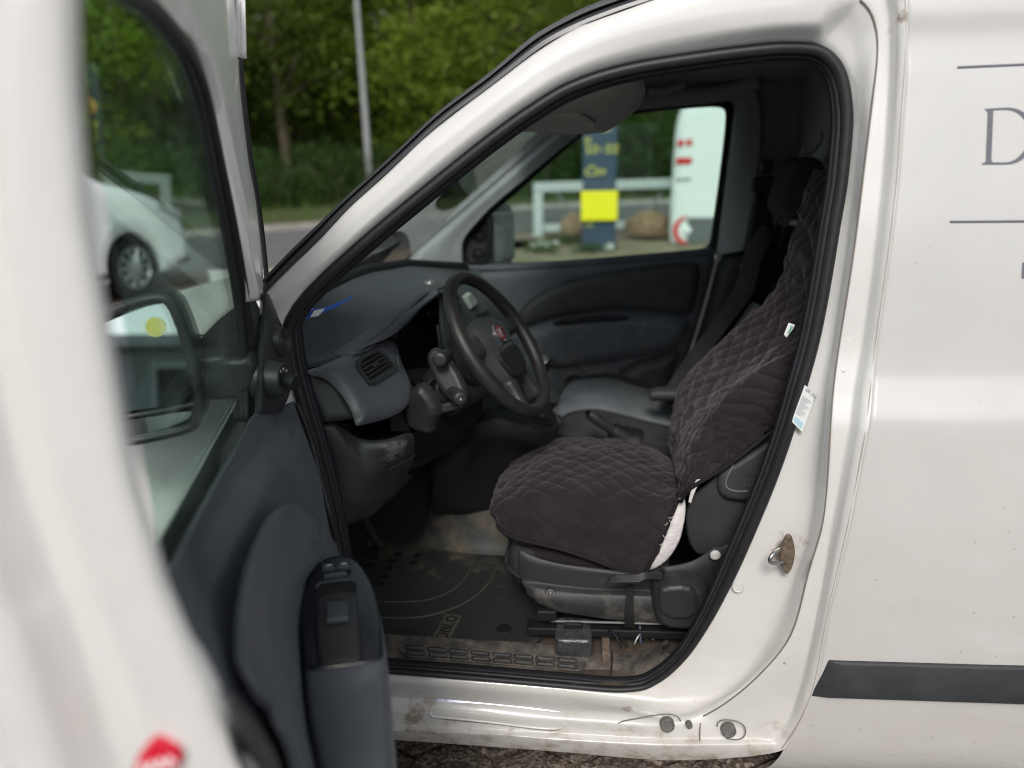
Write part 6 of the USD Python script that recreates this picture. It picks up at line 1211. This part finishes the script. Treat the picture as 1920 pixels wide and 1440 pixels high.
hh_ = .03*k; part(matp, 'lettering_panel', prism(shapely.box(-.006, -.006, L+.006, hh_+.006).buffer(.003), FT, -.0008, .0004), UsdShade.Material.Get(stage, LK+'dusty_rib'))
# pedals and bonnet cable in the footwell
for i, (x, y, Y) in enumerate([(724, 985, .62), (700, 1000, .5)]):
    pass
part(van, 'wiring_conduit', tube(curve([onY(x, y, Y) for x, y, Y in [(678, 962, .36), (690, 990, .38), (703, 1012, .42), (712, 1022, .45)]], 40), .011*(1+.12*np.sin(np.arange(40)*2.2)), 10), m_rubber, smooth=True)
# card on the dashboard
cf = f3(onY(560, 600, .165)+[0, 0, .003], onY(652, 566, .36)+[0, 0, .006], onY(600, 590, .26)+[0, 0, .006])
cd = thing('parking_card', 'blue and white card lying on the dashboard by the windscreen pillar', 'card', onY(600, 590, .22))
cards = net([[(558, 594, .165), (585, 586, .22), (605, 584, .25), (635, 573, .30), (664, 559, .36)], [(559, 606, .16), (580, 604, .20), (605, 594, .24), (638, 578, .295), (662, 563, .35)]], 8, 40)
v, f = cards; part(cd, 'card', shell((v+[0, 0, .008], f), .001), m_blue, smooth=True)
for x0, x1 in ((566, 578), (582, 600)):
    part(cd, 'white_stripe', shell((lambda c: (c[0]+[0, 0, .0092], c[1]))(net([[(x0+8, 590, .195), (x1+10, 586, .22)], [(x0, 603, .19), (x1-2, 600, .21)]], 4, 8)), .0006), m_white)
# lettering on the quarter panel
def ob(x, y): return onS(x, y, lambda z: pY(z)-.0008)
def decal(name, polys, m, parent):
    P_ = polys if isinstance(polys, list) else [polys]; ms = []
    for P in P_:
        t = trimesh.creation.triangulate_polygon(P, engine='earcut'); tt = trimesh.Trimesh(np.c_[t[0], np.zeros(len(t[0]))], t[1], process=False).subdivide_to_size(.03)
        ms.append((np.array([(x, pY(z)+.0065*0-.0012+.012*(max(0, x-.97)/2.3 if x > 1e9 else 0), z) for x, z, _ in tt.vertices]), np.array(tt.faces)))
    return part(parent, name, facing(join(*ms)), m, smooth=False)
def PXZ(x, y): p = ob(x, y); return (p[0], p[2])
for y0, y1, y2, x0 in [(126.5, 121, 110, 1795), (416, 415, 412, 1781)]:
    part(quarter, 'pinstripe', tube(np.array([np.array(ob(x, y)) for x, y in [(x0, y0), (1858, (y0+y1)/2), (1920, y1), (2050, y1-3), (2200, y2)]]), .0021, 8, flat=.25, up=(0, 1, 0)), m_letter, smooth=True)
sc_ = lambda x, y: PXZ(x, y)
stem = Polygon([sc_(*q) for q in [(1846.5, 204.5), (1863, 203), (1862, 211), (1858.5, 300), (1861, 304.5), (1868, 306.5), (1868, 308), (1841.5, 308), (1841.5, 306.5), (1847, 304.5), (1849, 300), (1852.5, 211), (1850, 206.5), (1846.5, 205.5)]])
arc_o = [(1862, 203.2), (1880, 202.2), (1893, 202), (1908, 205), (1924, 215), (1935, 233), (1938, 253), (1934, 275), (1922, 294), (1904, 305), (1888, 307.8), (1862, 308)]
arc_i = [(1862, 304.5), (1886, 304.6), (1900, 301), (1916, 288), (1925, 272), (1928, 253), (1926, 235), (1917, 219), (1904, 209), (1891, 205.6), (1878, 205.4), (1862, 206.4)]
so, si = curve(arc_o, 60), curve(arc_i, 60)
bowl = Polygon([sc_(*q) for q in list(so)+list(si)]).buffer(0)
decal('letter', shapely.unary_union([stem.buffer(0), bowl]).buffer(.0002), m_letter, quarter)
decal('letter', Polygon([sc_(*q) for q in [(1917, 492), (1930, 492), (1930, 495), (1920.5, 495), (1920, 519), (1930, 519), (1930, 522), (1915.5, 522)]]), m_letter, quarter)
# sticker with print on the pillar
i0 = next(i for i, (p, k) in enumerate(ST) if k == 'B' and abs(p[0][1]-730) < 1)
stf = f3(*[onS(x, y, lambda z: yof('B', 1, z)-.007) for x, y in [(1508, 724), (1526, 738), (1503, 808)]])
stkr = part(side, 'service_sticker', plate([(1509, 722), (1527, 737), (1524, 755), (1504, 810), (1485, 791), (1488, 780)], stf, -.003, .0006, 0), m_stick)
q_ = px2([(1509, 731), (1524, 744)], stf); ta = math.atan2(*(q_[1]-q_[0])[::-1]); part(stkr, 'sticker_brand', text('Q8 Oils', stf, tuple(q_[0]), .0068, .0004, True, ang=ta).__class__((text('Q8 Oils', stf, tuple(q_[0]), .0058, .0004, True, ang=ta)[0]+stf[3]*.0007, text('Q8 Oils', stf, tuple(q_[0]), .0058, .0004, True, ang=ta)[1])), m_ink)
part(stkr, 'sticker_block', plate([(1491, 780), (1506, 793), (1502, 803), (1487, 789)], stf, .0006, .0010), m_cyan)
for k in range(9):
    t = k/9; a = (1505-14*t, 742+34*t); part(stkr, 'sticker_line', plate([(a[0], a[1]), (a[0]+15-k % 3*3, a[1]+12-k % 3*2.4), (a[0]+14.6-k % 3*3, a[1]+13.4-k % 3*2.4), (a[0]-.4, a[1]+1.4)], stf, .0006, .0009), m_ink)
# door striker
sp0 = onS(1473, 1046, lambda z: Yf(z)-.045)
stkp = part(side, 'striker_plate', pad([(1470, 1005), (1482, 1000), (1490, 1025), (1490, 1050), (1482, 1072), (1474, 1078), (1464, 1060), (1462, 1035)], frame(sp0, (.94, -.34, 0), (-.34, -.94, 0)), .0025, .004, 1, res=.004), m_rust, smooth=40)
loop = curve([sp0+np.array(q) for q in [(.004, .012, -.010), (-.026, -.016, -.004), (-.036, -.020, .002), (-.036, -.020, .010), (-.028, -.014, .018), (-.004, .006, .016)]], 40)
part(stkp, 'striker_loop', tube(loop, .0042, 12), m_chrome, smooth=True)
part(side, 'pillar_dimple', lathe(onS(1384, 1101, lambda z: Yf(z)-.012), (-.15, -1, 0), [(0, .0125), (.0015, .0118), (.0002, .0105), (.0, 0)], 24), m_paint, smooth=40)
# drain plugs at the foot of the pillar
for x, y, r, rim in [(1251, 1358, .0145, 1), (1292, 1358, .0065, 0), (1366, 1368, .0145, 1)]:
    c = onY(x, y, .012); pg = part(side, 'drain_plug', lathe(c+[0, -.004, 0], (0.05, -1, .15), [(-.01, r*1.1), (.002, r*1.08), (.003, r*.9), (.001, r*.82), (.0012, 0)], 26), mat('grey_plug', (.12, .115, .105), .6, .3, var=.3, scale=90) if not stage.GetPrimAtPath(LK+'grey_plug') else UsdShade.Material.Get(stage, LK+'grey_plug'), smooth=40)
# embossed panel and bare metal scrape on the sill
def onSill(x, y, d=-.001):
    fy = lambda yy: np.interp(yy, [1275, 1292, 1316, 1345, 1366, 1376, 1399], [.10, .082, .030, .008, .010, -.006, .018])
    sh = (x-900)*.079; return onY(x, y, float(fy(y-sh))+d)
em = [(806, 1332), (825, 1331), (940, 1342), (1050, 1350), (1057, 1354), (1055, 1362), (1046, 1366), (940, 1357), (825, 1345), (808, 1341)]
part(side, 'embossed_panel_edge', tube(curve(np.array([onSill(x, y) for x, y in em+em[:1]]), 120), .0024, 6), m_paint, smooth=True)
SG = UsdShade.Material.Get(stage, LK+'seam_grey')
part(side, 'embossed_panel_shadow', tube(curve(np.array([onSill(x, y+2, .0) for x, y in em[5:]]), 60), .0014, 6), SG, smooth=True)  # dirt-coloured line along the lower edge of the embossing
part(side, 'panel_seam', tube(np.array([onSill(1318, 1343), onSill(1313, 1356), onSill(1312, 1372), onSill(1312, 1392)])-[0, .001, 0], .0015, 6), SG)
for pts in ([(1157, 1362), (1160, 1356), (1190, 1348), (1235, 1340), (1265, 1341), (1276, 1352)], [(1345, 1362), (1350, 1352), (1368, 1350), (1392, 1358), (1398, 1372), (1394, 1382), (1362, 1384)]):
    part(side, 'embossed_outline', tube(curve([onY(x, y, .010) for x, y in pts], 40), .0014, 6), SG, smooth=True)
sr = [[onSill(x, y-h, -.0022) for x, y in [(818, 1311), (870, 1316), (930, 1322), (1000, 1329), (1050, 1336), (1084, 1341)]] for h in (1.5, -1, -5)]
part(side, 'bare_metal_scrape', facing(gridmesh(densify(np.array(sr), 8, 60))), mat('scraped_metal', (.26, .27, .34), .25, .5, metal=.6, var=.4, scale=70), smooth=True)
# stone chips and specks of tar on the paint
rg = np.random.default_rng(21); ms = []
for _ in range(46):
    x, y = rg.uniform(1640, 1915), 1235-1150*rg.random()**1.6; c = onS(x, y, lambda z: pY(z)-.0006)
    if c[0] < np.interp(-c[2], -pe[:, 2], pe[:, 0])+.012: continue
    a = rg.uniform(0, np.pi); r = rg.uniform(.0004, .0010); l = r*rg.choice([1, 1.3, 3])
    ms.append((c+np.array([(math.cos(t)*l*math.cos(a)-math.sin(t)*r*math.sin(a), 0, math.cos(t)*l*math.sin(a)+math.sin(t)*r*math.cos(a)) for t in np.linspace(0, 2*np.pi, 7)[:-1]]), np.array([[0, 1, 2], [0, 2, 3], [0, 3, 4], [0, 4, 5]])))
part(quarter, 'paint_chips', facing(join(*ms)), m_ink, smooth=False, kind='stuff')
